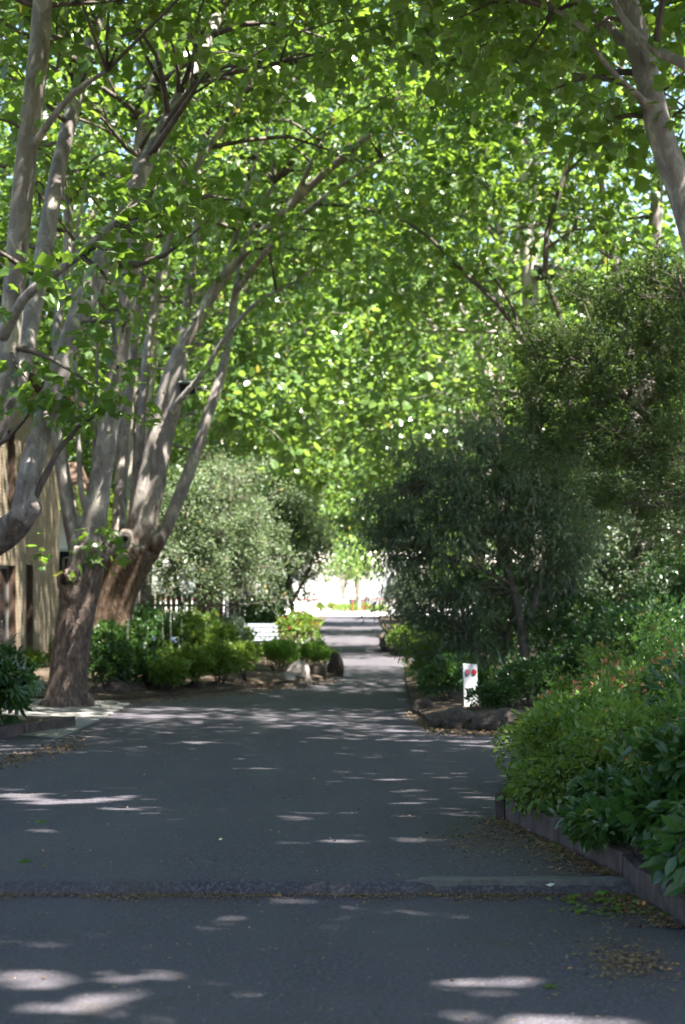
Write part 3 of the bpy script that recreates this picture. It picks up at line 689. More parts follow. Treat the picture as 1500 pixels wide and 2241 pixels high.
# the rest of the left row
def auto_limbs(base, lean, h, r0, r, n=6, spread=3.4, fork=2.6):
    base = np.asarray(base, float)
    top = base + np.array([lean*.25, 0, fork])
    L = [(np.array([base-[0,0,.2], base+[lean*.08, 0, fork*.5], top]), np.array([r0*1.25, r0, r0*.95]))]
    for k in range(n):
        a = 6.28*k/n + r.uniform(-.4, .4); e = np.array([math.cos(a)*spread + lean, math.sin(a)*spread, 0])*r.uniform(.6, 1.1)
        p = [top-[0,0,.3], top + e*.18 + [0,0,(h-fork)*.22], top + e*.5 + [0,0,(h-fork)*.55] + r.normal(0, .2, 3), top + e*.9 + [0,0,(h-fork)*.95]]
        L.append((np.array(p), np.array([r0*.62, r0*.5, r0*.33, r0*.12])))
    return L
def auto_tree(label, x, y, h, r0, lean, seed, n_clump=420, per=28, leaf=.26, crown=None, mat='plane_leaf', bark='bark', tmpl=T_HEX, **kw):
    r = np.random.default_rng(seed); base = np.array([x, y, gz(y)])
    cr = crown or [((x + lean, y, h*.66), (5.0, 5.2, h*.36)), ((x + lean*2.9, y, h*.66), (3.8, 5.0, h*.26))] + ([((x + lean*2.3, y, 6.8), (2.3, 4.4, 2.4))] if y > 50 else [])
    return plane_tree(label, base, auto_limbs(base, lean, h*.9, r0, r), cr, n_clump, per, leaf, seed, tmpl, mat, bark, **kw)
auto_tree('plane tree out of view beside the camera, whose crown shades the near road', -7.0, 3, 23, .4, 1.4, 31, 200, 40, .31, clump_r=.95)
auto_tree('plane tree out of view between the camera and the first pale stems', -7.0, 13, 23, .4, 1.6, 32, 380, 28, .27)
limD = [ (np.array([GX(452,70,-.1), P(458,1250,70), P(468,1100,70), P(480,1020,70)]), np.array([.5,.42,.36,.34])),
  limb([(478,1030,70),(484,960,70),(494,890,70),(500,830,70),(540,640,70),(560,420,70)], [34,30,22,22,18,10]),
  limb([(482,1030,70),(506,960,70),(514,890,70),(530,830,70.5),(580,680,71),(650,520,71)], [40,36,30,24,18,8]),
  limb([(470,1060,70),(440,900,70),(420,700,70),(430,480,70)], [30,26,20,10]) ]
plane_tree('plane tree with twisted pale fork rising behind the grey-green bush tree', GX(452, 70), limD,
   [((-3.6, 70, 13), (4.6, 5.2, 6.2)), ((-.4, 70, 12), (3, 4.5, 4.4)), ((-2, 70, 20.5), (5.6, 5.6, 3.8)), ((-1.9, 69, 6.8), (2.4, 4.4, 2.4)), ((-3.4, 66, 7.4), (2.2, 3.4, 2.2))], 500, 25, .26, 24, T_HEX, mat='far_leaf', bark='bark_pale', clump_r=.9)
auto_tree('plane tree between the leaning orange tree and the twisted pale fork', -6.4, 57, 22, .38, 1.6, 33, 440, 25, .25, mat='far_leaf', bark='bark_pale')
auto_tree('plane tree beyond the twisted pale fork, over the far left bed', -5.6, 84, 21, .36, 1.6, 34, 440, 24, .27, mat='far_leaf', bark='bark_pale')
auto_tree('last plane tree of the left row before the sunlit plaza', -5.4, 98, 20, .36, 1.2, 35, 380, 24, .27, mat='far_leaf', bark='bark_pale')
# right row
baseR = GX(1830, 22)
limR = [ (np.array([baseR-[0,0,.2], baseR+[-.05,0,1.6], P(1640,860,22), P(1545,620,22)]), np.array([.34,.28,.24,.21])),
  limb([(1560,650,22),(1500,445,22),(1448,300,22),(1415,160,22),(1385,40,22),(1340,-140,22)], [84,80,74,68,60,46]),
  limb([(1600,250,21),(1500,142,21),(1425,105,21.2),(1370,50,21.4),(1320,-40,21.6)], [36,32,28,24,18]),
  limb([(1412,160,22),(1345,70,22.3),(1280,10,22.6),(1200,-60,23)], [36,30,26,20]),
  limb([(1440,265,22),(1405,215,21.8),(1350,168,21.6),(1290,92,21.4)], [26,22,20,15]),
  limb([(1640,860,22),(1720,560,22),(1780,200,22),(1800,-200,22)], [60,50,40,30]),
  limb([(1290,70,22),(1230,30,22.2),(1150,-10,22.6),(1080,-60,23)], [20,18,15,10]) ]
plane_tree('plane tree leaning in from beyond the frame with thick mottled stem above the feathery tree', baseR, slim(limR, .84),
   [((4.4, 22, 10.6), (4.2, 4.8, 3.9)), ((1.4, 22.5, 10.2), (3.2, 4.4, 2.9)), ((5.5, 21, 17), (5.8, 5.6, 3.6))], 520, 28, .215, 41, T_LOBE, remesh=.03, clump_r=.68,
   extra=[P(*q) for q in ((1250,160,21.6),(1300,60,21.5),(1200,200,22.4),(1150,120,22.5),(1320,260,22))])
auto_tree('plane tree out of view right beside the camera, whose crown shades the near road', 7.6, -4, 23, .4, -1.2, 51, 260, 40, .30, clump_r=.95)
auto_tree('plane tree out of view behind the orange-flowered hedge, over the near road', 8.0, 6, 23, .4, -1.5, 52, 370, 42, .30, clump_r=.95)
auto_tree('plane tree out of view right of the hedge, nearer than the leaning mottled stem', 8.6, 14, 23, .4, -1.8, 53, 390, 40, .28, clump_r=.92)
limE = [ (np.array([GX(1405,42,-.1), P(1403,1290,42), P(1398,1180,42), P(1395,1060,42), P(1400,900,42)]), np.array([.42,.34,.3,.28,.26])),
  limb([(1400,920,42),(1420,700,42),(1432,520,42),(1440,400,42),(1450,200,42)], [36,34,30,26,16]),
  limb([(1398,960,42),(1380,800,42),(1350,600,42),(1330,480,42),(1300,300,42)], [30,26,20,16,9]),
  limb([(1400,900,42),(1470,700,42),(1540,450,42),(1600,200,42)], [34,28,20,10]) ]
plane_tree('plane tree with broad sunlit butt in the shade behind the feathery tree', GX(1405, 42), limE,
   [((5.6, 41, 10.8), (4.4, 5.4, 5.4)), ((2.6, 41, 10.8), (3.0, 4.2, 3.6)), ((5.6, 41, 18), (5.6, 5.6, 3.6))], 490, 27, .22, 42, T_LOBE, clump_r=.8)
limF = [ (np.array([GX(1172,58,-.1), P(1170,1200,58), P(1168,1000,58), P(1166,760,58)]), np.array([.36,.3,.27,.26])),
  limb([(1166,780,58),(1160,640,58),(1155,520,58),(1147,400,58),(1128,300,58),(1115,190,58),(1122,60,58),(1130,-80,58)], [42,36,35,32,28,24,20,16]),
  limb([(1150,500,58),(1165,420,57.8),(1170,370,57.6),(1190,250,57.4)], [22,20,17,9]),
  limb([(1130,320,58),(1138,240,58),(1150,160,58)], [16,15,8]),
  limb([(1166,760,58),(1110,740,58),(1090,690,58),(1095,560,58.3),(1080,420,58.5)], [20,18,16,13,9]) ]
tF = plane_tree('plane tree with tall straight pale stem above the far right bed', GX(1172, 58), limF,
   [((5.6, 58, 13.2), (4.6, 5.4, 6.6)), ((2.2, 58, 13), (2.8, 4.4, 4.6)), ((3.5, 58, 20.5), (5.6, 5.6, 3.6)), ((2.0, 58, 7.2), (2.0, 4.2, 2.2))], 500, 26, .25, 43, T_HEX, mat='far_leaf', bark='bark_pale')
limG = [ (np.array([GX(1110,76,-.1), P(1100,1150,76), P(1085,900,76), P(1070,810,76)]), np.array([.3,.26,.24,.22])),
  limb([(1072,820,76),(1040,735,76),(1005,665,76),(975,610,76),(952,550,76),(944,500,76),(930,380,76)], [26,24,22,20,18,14,8]),
  limb([(1085,880,76),(1110,700,76),(1130,540,76),(1160,350,76)], [24,20,16,8]) ]
plane_tree('slender plane tree leaning over the far road from the right', GX(1110, 76), limG,
   [((4.6, 76, 13.4), (4.6, 5.4, 6.4)), ((1.6, 76, 13), (2.8, 4.4, 4.6)), ((3.5, 76, 21), (5.6, 5.6, 3.8)), ((2.0, 76, 7.0), (2.2, 4.4, 2.4))], 480, 25, .26, 44, T_HEX, mat='far_leaf', bark='bark_pale')
auto_tree('plane tree of the right row behind the slender leaning one', 6.6, 90, 21, .36, -1.8, 54, 440, 24, .27, mat='far_leaf', bark='bark_pale')
auto_tree('plane tree of the right row between the feathery tree and the narrow-leaved tree', 8.6, 31, 21, .36, -1.8, 55, 450, 34, .26, bark='bark')

# trees behind the two rows
def back_tree(label, x, y, h, rx, seed, n=260, per=30, leaf=.33, mat='plane_leaf', low=.1):
    r = np.random.default_rng(seed); base = np.array([x, y, gz(y)])
    return plane_tree(label, base, auto_limbs(base, 0, h*.8, min(.3, h*.028), r, 6, rx*.6, h*.2), [((x, y, h*(.5+low*.5)), (rx, rx, h*(.5-low*.5)))], n, per, leaf, seed, T_KITE2, mat, 'bark_dark' if h > 6 else 'bark_pale', 'leafy trees behind the avenue', keep=None, clump_r=1.0, name='leafy_tree')
back_tree('dark leafy tree behind the brick building, above its roof', -10.5, 68, 21, 5.5, 61)
back_tree('dark leafy tree rising above the roof at the far corner of the brick building', -11.0, 57, 20, 4.4, 68, 330)
back_tree('leafy tree behind the pale house corner', -11, 76, 14, 5, 62)
back_tree('leafy tree far left of the bench, behind the twisted pale fork', -9, 92, 14, 5, 63, mat='far_leaf')
back_tree('dark leafy tree behind the feathery tree at the frame edge', 13, 52, 15, 5.5, 64)
back_tree('dark leafy tree behind the narrow-leaved tree', 11.5, 68, 15, 5.5, 65)
back_tree('leafy tree behind the slender leaning plane tree', 10.5, 84, 15, 5, 66, mat='far_leaf')
back_tree('leafy tree at the right end of the avenue beside the plaza', 9.5, 102, 19, 5, 67, mat='far_leaf')
for k, (x, y, h, rx, lab) in enumerate([(-7.5, 162, 30, 8, 'sunlit tree beyond the plaza, leftmost of those behind the white house'), (-1.0, 168, 33, 8, 'sunlit tree beyond the plaza directly above the white house roof'),
        (6.5, 163, 30, 8, 'sunlit tree beyond the plaza above the right end of the white house'), (14, 160, 32, 9, 'sunlit tree beyond the plaza behind the right row'), (-17, 160, 32, 9, 'sunlit tree beyond the plaza behind the left row')]):
    back_tree(lab, x, y, h, rx, 70+k, 620, 30, .5, 'far_leaf')
back_tree('small round sunlit tree on the plaza left of its twin before the white house', .05, 126, 4.6, 1.5, 81, 60, 30, .2, 'far_leaf', .45)
back_tree('small round sunlit tree on the plaza right of its twin before the white house', 1.0, 128, 4.8, 1.5, 82, 60, 30, .2, 'far_leaf', .45)
for k, (x, y, h, rx, lab) in enumerate([(-6.2, 137, 12, 3.4, 'broad sunlit tree in front of the left end of the white house'), (-1.9, 151.5, 12.5, 3.6, 'broad sunlit tree just behind the left half of the white house'), (3.6, 151.5, 13, 3.8, 'broad sunlit tree just behind the right half of the white house'), (7.6, 137, 12, 3.4, 'broad sunlit tree in front of the right end of the white house')]):
    back_tree(lab, x, y, h, rx, 84+k, 230, 30, .34, 'far_leaf', .2)
# ================================================================== SMALLER TREES
def small_tree(name, label, base, limbs, cen, per, cr, leaf, tmpl, mat, seed, droop, flat=.8, bark='bark_dark', group=None, twig=.006, thick=.45):
    r = np.random.default_rng(seed); t = empty(name, base, label, 'tree', group)
    mc = np.median(cen, axis=0); m_ = r.uniform(0, 1, len(cen)) < .26
    cen = cen.copy(); cen[m_] += nrm(cen[m_] - mc)*r.uniform(.1, .62, m_.sum())[:, None]
    mb = MB()
    for k, (p, q) in enumerate(limbs): mb.tube(p, q, 10, .06, seed+k)
    mb.build('trunk', M[bark], t, True)
    tw = MB()
    for k, (p, q) in enumerate(grow(limbs, cen, r, twig, thick)): tw.tube(p, q, 4, 0, k, max(.15, np.linalg.norm(p[2]-p[0])/3))
    tw.build('branches', M[bark], t, True)['kind'] = 'stuff'
    pos, ax, nm, tt = clump_leaves(cen, per, r.uniform(.45, 1.5, len(cen))*cr, r, flat, droop)
    link('crown', leaf_mesh('crown', tmpl, pos, ax, nm, leaf*r.uniform(.6, 1.25, len(pos)), r, tt), M[mat], t)
    return t
def fill_px(spec, n, r):
    """clump centres inside ellipsoids given by photo position: (x, y, d, rx_px, ry_px, depth)"""
    wgt = np.array([s[3]*s[4] for s in spec], float); wgt /= wgt.sum(); out = []
    for s, q in zip(spec, wgt):
        m = max(1, int(n*q)); d = nrm(r.normal(size=(m, 3))) * (r.uniform(0, 1, m)**.42)[:, None]
        c = P(*s[:3]); sx, sz = s[3]/FPX*s[2], s[4]/FPX*s[2]
        out.append(c + d*np.array([sx, s[5], sz]))
    return np.concatenate(out)
r_ = np.random.default_rng(5)
# feathery tree at the right
bt_ = GX(1575, 27.5)
limt = [ (np.array([bt_-[0,0,.1], P(1560,1250,27.5), P(1530,1080,27.5), P(1500,960,27.5)]), np.array([.12,.10,.085,.07])),
  limb([(1500,965,27.5),(1430,925,27.3),(1370,870,27.1),(1300,810,26.9),(1240,780,26.8)], [20,15,12,9,5]),
  limb([(1530,1080,27.5),(1480,960,27.8),(1440,820,28),(1400,690,28),(1370,590,28)], [22,17,14,10,5]),
  limb([(1500,970,27.5),(1440,985,27.2),(1370,950,27),(1300,930,26.8)], [14,11,8,4]),
  limb([(1510,990,27.5),(1520,820,27.2),(1500,680,27),(1480,570,27)], [18,14,10,5]) ]
small_tree('feathery_tree', 'dense dark feathery tree with fine leaves hanging over the right-hand bed', bt_, limt,
   fill_px([(1360,660,27.4,90,60,.8),(1300,760,27,90,60,.8),(1430,720,27.4,100,80,1.0),(1210,740,27,75,36,.5),(1190,830,27,60,34,.4),(1270,850,27,110,50,.8),(1400,830,27.2,110,60,.9),(1500,650,27.4,80,90,1.0),(1490,800,27.4,80,70,1.0),(1350,930,27.2,130,50,.8),(1240,920,27,80,36,.5),(1470,930,27.4,90,60,.9),(1410,1010,27.4,130,45,.7),(1290,1000,27.1,80,32,.5),(1510,1050,27.5,70,50,.7),(1260,640,27.2,50,30,.4),(1420,580,27.5,70,36,.5),(1150,760,27.2,50,26,.4),(1170,900,27.2,60,30,.4),(1200,980,27.3,70,34,.5),(1130,860,27.4,40,20,.3),(1330,1080,27.3,90,36,.6),(1450,1110,27.5,90,40,.6)], 680, r_), 90, .23, .08, T_FINE, 'feather', 91, -.1, .8, twig=.003, thick=.22)
# curved dark bare-limbed sapling in front of the tall pale stem
bs_ = GX(1225, 38.5)
lims = [ limb([(1225,1480,38.5),(1232,1250,38.5),(1245,980,38.5),(1245,800,38.5),(1225,690,38.5),(1205,635,38.5),(1191,590,38.5),(1194,530,38.5),(1212,460,38.5),(1240,370,38.5),(1265,310,38.5),(1282,262,38.5)], [20,18,16,15,15,14,14,14,13,12,10,7]),
  limb([(1196,545,38.5),(1230,520,38.4),(1258,500,38.3),(1263,470,38.3)], [8,7,6,4]), limb([(1240,380,38.5),(1290,330,38.5),(1350,280,38.5)], [8,6,4]),
  limb([(1250,900,38.5),(1170,780,38.5),(1140,735,38.5),(1085,660,38.5),(1025,605,38.7),(940,520,38.9),(880,480,39.1)], [14,12,12,11,10,8,5]), limb([(1135,730,38.5),(1125,680,38.5),(1090,620,38.5),(1050,575,38.5)], [8,7,6,4]) ]
small_tree('slender_tree', 'thin dark crooked stem in front of the tall pale plane stem', bs_, lims,
   np.array([P(*q) for q in ((1285,255,38.5),(1300,300,38.5),(1350,280,38.5),(1340,330,38.5),(1265,470,38.3),(1240,330,38.5),(1300,240,38.5),(1370,300,38.5),(880,480,39.1),(900,520,38.9),(940,500,38.9),(1000,560,38.7),(1050,575,38.5),(860,440,39.1),(960,560,38.5),(1200,420,38.5),(1100,600,38.5))]), 22, .45, .2, T_PLANE, 'plane_leaf', 92, .5)
# narrow-leaved tree on the second right bed
bn_ = G(1150, 1452)+np.array([0,0,.05]); dn = 36.0; bn_ = GX(1150, dn, .12)
limn = [ limb([(1150,1500,dn),(1148,1430,dn),(1143,1370,dn),(1128,1310,dn),(1110,1230,dn),(1112,1130,dn),(1105,1040,dn),(1080,960,dn)], [28,24,22,18,16,13,10,5]),
  limb([(1146,1390,dn),(1165,1340,dn),(1180,1290,dn),(1200,1200,dn),(1215,1100,dn),(1235,1000,dn)], [16,14,12,10,8,4]),
  limb([(1155,1480,dn+.2),(1200,1400,dn+.3),(1245,1310,dn+.4),(1265,1200,dn+.4),(1260,1080,dn+.4),(1270,1000,dn+.4)], [14,13,12,10,9,4]),
  limb([(1100,1470,dn+.4),(1112,1390,dn+.5),(1128,1320,dn+.5)], [12,11,9]),
  limb([(1112,1230,dn),(1060,1150,dn-.2),(1000,1090,dn-.4),(920,1060,dn-.5),(860,1060,dn-.5)], [10,9,7,6,3]),
  limb([(1120,1280,dn),(1040,1240,dn-.2),(960,1210,dn-.3),(880,1190,dn-.3)], [10,8,6,3]),
  limb([(1060,1470,dn+.2),(1040,1420,dn+.2),(1010,1330,dn+.2),(970,1250,dn+.2)], [9,8,6,3]) ]
small_tree('narrow_leaved_tree', 'dark drooping narrow-leaved tree with forked brown stems behind the white post', bn_, limn,
   fill_px([(900,1110,dn-.3,90,70,.9),(980,1060,dn-.2,110,90,1.0),(1080,1020,dn,120,80,1.0),(1000,1180,dn,150,110,1.2),(890,1200,dn-.3,70,80,.8),(1120,1150,dn,130,120,1.2),(960,1310,dn+.2,100,80,1.0),(1080,1320,dn+.5,110,90,1.0),(1220,1120,dn+.2,100,130,1.0),(1200,1270,dn+.6,90,100,.9),(900,1310,dn+.6,45,70,.6),(1010,1400,dn+.6,80,50,.7),(1180,1010,dn,100,60,.9),(860,1150,dn-.3,50,40,.5),(1140,930,dn,60,40,.7),(1040,950,dn-.2,60,30,.6),(1240,1010,dn+.2,80,60,.8),(820,1180,dn-.4,30,26,.3),(930,1010,dn-.3,50,26,.5),(850,1090,dn-.4,36,22,.3),(1260,1180,dn+.3,60,90,.8)], 800, r_), 50, .34, .155, T_NARROW, 'willow', 93, .75, 1.0)
# dark understorey tree at the back of the second right bed
bu_ = GX(1330, 39, .1)
limu = [ limb([(1330,1440,39),(1335,1340,39),(1320,1230,39),(1300,1110,39),(1290,1000,39)], [14,13,11,8,4]), limb([(1334,1340,39),(1380,1240,39),(1420,1130,39),(1450,1020,39)], [11,10,8,4]), limb([(1330,1380,39),(1450,1280,39),(1510,1180,39)], [10,9,5]), limb([(1320,1230,39),(1260,1150,39),(1230,1070,39)], [8,7,4]) ]
small_tree('understorey_tree', 'dark thin-stemmed tree in the shade below the feathery tree', bu_, limu,
   fill_px([(1400,1230,38.8,70,60,.8),(1410,1120,38.6,60,50,.8),(1290,1010,39,80,50,1.0),(1360,1080,39,80,50,1.0),(1450,1030,39,90,60,1.0),(1250,1110,39,60,50,.9),(1310,1190,38.6,80,40,.9),(1430,1170,39.2,80,50,1.0),(1500,1110,39,70,60,1.0),(1260,1260,38.6,60,50,.9),(1480,1280,39,90,50,1.0),(1340,1290,38.8,60,40,.9),(1540,1200,39,60,80,1.0)], 420, r_), 55, .32, .09, T_OVQ, 'willow', 96, .3, .7)
# grey-green bush tree on the left
bp_ = GX(452, 53, .15)
limp = [ limb([(452,1400,53),(450,1340,53),(440,1270,53),(420,1200,53),(410,1120,53)], [16,14,12,10,5]), limb([(450,1330,53),(470,1270,53),(480,1190,53),(490,1100,53),(495,1050,53)], [12,11,9,7,4]),
  limb([(390,1390,53.3),(395,1330,53.3),(385,1270,53.3),(370,1210,53.3)], [12,11,9,5]), limb([(445,1300,53),(500,1240,53),(540,1180,53),(570,1120,53)], [9,8,6,3]), limb([(395,1330,53.2),(430,1290,53),(445,1240,53)], [8,7,4]) ]
small_tree('bush_tree', 'grey-green small-leaved bush tree with cream glints behind the left-hand bed', bp_, limp,
   fill_px([(450,1130,53,95,100,1.2),(520,1090,53.4,90,80,1.2),(400,1190,53,80,70,1.1),(490,1200,52.6,110,90,1.2),(560,1180,53.4,70,90,1.0),(440,1260,52.6,90,60,.9),(540,1270,53,80,60,.9),(370,1260,53,50,50,.8),(500,1050,53.6,60,40,.9),(380,1100,53.6,40,60,.8)], 430, r_), 70, .34, .085, T_OVQ, 'pitto', 94, 0, .85)
bq_ = GX(640, 66, .1)
limq = [ limb([(650,1400,66),(640,1330,66),(632,1260,66),(640,1190,66),(650,1130,66)], [12,11,10,8,4]), limb([(638,1320,66),(670,1260,66),(690,1200,66)], [8,7,4]), limb([(634,1290,66),(600,1220,66),(590,1150,66)], [8,7,4]) ]
small_tree('round_tree', 'rounded dark olive tree overhanging the bench at the road edge', bq_, limq,
   fill_px([(650,1150,66,75,50,1.3),(620,1100,66,55,45,1.2),(670,1200,66,60,60,1.2),(600,1200,66,55,80,1.2),(640,1260,66,60,60,1.1),(600,1300,66,45,50,1.0),(700,1190,66,30,35,.8),(585,1110,66,45,60,1.0)], 330, r_), 60, .36, .11, T_OVQ, 'pitto', 95, 0, .85)

# ================================================================== LAMPS ON THE TREES
def floodlight(label, c, s, face):
    t = empty('floodlight', c, label, 'floodlight', 'floodlights fixed to the plane trees'); c = np.asarray(c, float)
    R = Matrix.Translation(c) @ Matrix.Rotation(face, 4, 'Z') @ Matrix.Rotation(math.radians(18), 4, 'X')
    b = MB(); v = [(-.5,-.35,-.42),(.5,-.35,-.42),(.38,.35,-.34),(-.38,.35,-.34),(-.5,-.35,.3),(.5,-.35,.3),(.38,.35,.25),(-.38,.35,.25)]
    v = np.array(v)*s; v = v @ np.array(R)[:3,:3].T + c; b.add(v, [(0,3,2,1),(4,5,6,7),(0,1,5,4),(1,2,6,5),(2,3,7,6),(3,0,4,7)]); b.build('housing', M['black'], t)
    h = MB(); h.box((-.54*s,-.52*s,.305*s), (.54*s,.38*s,.40*s), R); h.build('hood', M['hood'], t)
    g = MB(); g.box((-.42*s,-.375*s,-.34*s), (.42*s,-.352*s,.22*s), R); g.build('lens', M['glass'], t)
    k = MB(); k.box((-.58*s,-.05*s,-.1*s), (-.51*s,.08*s,.1*s), R); k.box((.51*s,-.05*s,-.1*s), (.58*s,.08*s,.1*s), R); k.box((-.58*s,.4*s,-.1*s), (.58*s,.48*s,.1*s), R); k.box((-.58*s,.05*s,-.05*s), (-.515*s,.46*s,.05*s), R); k.box((.515*s,.05*s,-.05*s), (.58*s,.46*s,.05*s), R); k.build('bracket', M['black'], t)
floodlight('black box floodlight on the leaning orange-butted plane tree', P(414, 846, dC-.25), .34, math.radians(-12))
floodlight('black box floodlight on the tall pale plane stem', P(1192, 597, 57.6), .52, math.radians(15))

# ================================================================== WHITE POST
bp = GX(1031, 31.0, .06)
t = empty('reflector_post', bp, 'white painted timber post with two red reflectors in the right-hand bed', 'post')
Rp = Matrix.Translation(Vector(bp)) @ Matrix.Rotation(math.radians(-1.6), 4, 'Y') @ Matrix.Rotation(math.radians(6), 4, 'Z')
Rn = Matrix.Rotation(0, 4, 'Z')
b = MB(); hw = .108; zt = P(1031, 1453, 31)[2] - bp[2]
v = np.array([(-hw,-.04,-.2),(hw,-.04,-.2),(hw,.04,-.2),(-hw,.04,-.2)] + [(-hw*1.0,-.04,zt+.008),(hw*1.0,-.04,zt-.012),(hw*1.0,.04,zt-.012),(-hw,.04,zt+.008)])
v = v @ np.array(Rp)[:3,:3].T + np.array(Rp)[:3,3]; b.add(v, [(0,3,2,1),(4,5,6,7),(0,1,5,4),(1,2,6,5),(2,3,7,6),(3,0,4,7)])
po = b.build('post', M['white_paint'], t); bv = po.modifiers.new('edge', 'BEVEL'); bv.width = .006; bv.segments = 2
for (x, mt, lab) in ((-.045, 'reflector_faded', 'faded pink reflector'), (.058, 'reflector', 'bright red reflector')):
    def disc(r0, y0, y1, nseg=20):
        d = MB(); a = np.linspace(0, 2*np.pi, nseg, endpoint=False)
        V = np.concatenate([np.stack([x+np.cos(a)*r0, np.full(nseg, y0), zt-.125+np.sin(a)*r0*1.12], 1), np.stack([x+np.cos(a)*r0*.9, np.full(nseg, y1), zt-.125+np.sin(a)*r0], 1)])
        V = V @ np.array(Rp)[:3,:3].T + np.array(Rp)[:3,3]
        d.add(V, [(k, (k+1) % nseg, nseg+(k+1) % nseg, nseg+k) for k in range(nseg)] + [tuple(range(nseg, 2*nseg))]); return d
    rm = disc(.046, -.0405, -.048).build('reflector', M['rim'], t); rm['label'] = lab
    link('lens', disc(.036, -.0485, -.055).mesh('lens'), M[mt], rm, False)

# ================================================================== BENCH
bb = GX(548, 55.5)
t = empty('bench', bb, 'white slatted garden bench at the back of the left-hand bed', 'bench'); bb = np.array(bb)
def at_b(lo, hi): return tuple(bb + np.array(lo)), tuple(bb + np.array(hi))
W = .78
for k in range(4):
    z = .52 + k*.125
    m_ = MB(); m_.box(*at_b((-W, .21+.03*k, z), (W, .235+.03*k, z+.095))); m_.build('back_slat', M['bench_paint'], t)
for k in range(4):
    m_ = MB(); m_.box(*at_b((-W, -.26+k*.115, .42), (W, -.165+k*.115, .445))); m_.build('seat_slat', M['bench_paint'], t)
for s in (-1, 1):
    for (y0, y1, h) in ((-.25, -.19, .41), (.20, .26, 1.0)):
        m_ = MB(); m_.box(*at_b((s*.68-.03, y0 + (.06 if h > .5 else 0), -.05), (s*.68+.03, y1 + (.06 if h > .5 else 0), h))); m_.build('leg', M['bench_paint'], t)
    m_ = MB(); m_.box(*at_b((s*.70-.03, -.27, .62), (s*.70+.03, .24, .66))); m_.box(*at_b((s*.70-.025, -.25, .447), (s*.70+.025, -.2, .618))); m_.build('armrest', M['bench_paint'], t)
# white pole and paling fence
pp = GX(497, 58); m_ = MB(); m_.tube([pp-[0,0,.05], pp+[0,0,1.2], pp+[0,0,2.3]], [.045,.045,.04], 10); tag(m_.build('pole', M['white_paint'], None, True), 'slim white pole standing left of the bench', 'pole')
t = empty('paling_fence', GX(400, 61), 'grey-brown timber paling fence behind the grey-green bush tree', 'fence')
pal = None
for k in range(34):
    x = -8.0 + k*.16; z0 = gz(61)
    if pal is None:
        m_ = MB(); m_.box((-.065, -.012, 0), (.065, .012, 1.75)); pal = m_.mesh('paling')
    o = link('paling', pal, M['paling'], t, False); o.location = Vector((x + rng.normal(0, .006), 61 + rng.normal(0, .004), z0 + rng.normal(0, .015) + .03)) - t.location
for z in (.4, 1.4):
    m_ = MB(); m_.box((-8.1, 61.03, gz(61)+z), (-2.55, 61.08, gz(61)+z+.09)); m_.build('rail', M['paling'], t)

# ================================================================== TIMBER EDGING
def sleeper(t, a, b, h, th, name='sleeper'):
    a = np.asarray(a, float); b = np.asarray(b, float); u = (b-a); L = np.linalg.norm(u[:2]); ang = math.atan2(u[1], u[0])
    R = Matrix.Translation(Vector((a[0], a[1], a[2]))) @ Matrix.Rotation(ang, 4, 'Z') @ Matrix.Rotation(-math.atan2(u[2], L), 4, 'Y')
    m_ = MB(); n = 6
    for_k = np.linspace(0.004, L-.004, n+1); V = []
    for x in for_k:
        j = rng.normal(0, .004, 4)
        V += [(x, 0+j[0], -.06), (x, th+j[1], -.06), (x, th+j[2], h+j[3]), (x, 0+j[0], h+j[1])]
    F = [(0,1,2,3), tuple(n*4+k for k in (3,2,1,0))]
    for i in range(n):
        for k in range(4): F.append((i*4+k, (i+1)*4+k, (i+1)*4+(k+1) % 4, i*4+(k+1) % 4))
    V = np.array(V) @ np.array(R)[:3,:3].T + np.array(R)[:3,3]; m_.add(V, F)
    me = m_.mesh(name); bm = bmesh.new(); bm.from_mesh(me); bmesh.ops.recalc_face_normals(bm, faces=bm.faces); bm.to_mesh(me); bm.free()
    o = link(name, me, M['sleeper'], t); bv = o.modifiers.new('edge', 'BEVEL'); bv.width = .008; bv.segments = 2; bv.limit_method = 'ANGLE'
    return o
e0, e1 = np.array([1.115, 13.75]), np.array([1.64, 9.35])
t = empty('timber_edging', (1.4, 11.5, 0), 'dark timber sleeper edging under the orange-flowered hedge', 'garden edging')
fr = [0, .36, .70, 1.0]
for i in range(3):
    a = e0 + (e1-e0)*fr[i]; b = e0 + (e1-e0)*fr[i+1]
    hh = (.155, .125, .11)[i]
    za, zb = gz(a[1]) if not 10.3 < a[1] < 10.7 else .06, gz(b[1])
    sleeper(t, (b[0], b[1], zb), (a[0], a[1], za), hh, .07) if False else sleeper(t, (a[0], a[1], za), (b[0], b[1], zb), hh, .07)
sleeper(t, (1.115, 13.80, gz(13.8)), (1.75, 16.9, gz(16.9)), .19, .07)
for f in (.355, .69):
    q = e0 + (e1-e0)*f; m_ = MB(); m_.box((q[0]+.085, q[1]-.03, gz(q[1])-.1), (q[0]+.135, q[1]+.03, gz(q[1])+.24)); m_.build('stake', M['sleeper'], t)
t = empty('timber_edging', (-4.2, 25.5, gz(25)), 'low timber edging in front of the glossy big-leaved plant', 'garden edging')
a, b = np.array([-4.62, 23.5]), np.array([-3.72, 27.5])
sleeper(t, (*a, gz(a[1])), (*(a+(b-a)*.55), gz(25.7)), .15, -.07); sleeper(t, (*(a+(b-a)*.56), gz(25.7)), (*b, gz(b[1])), .15, -.07)

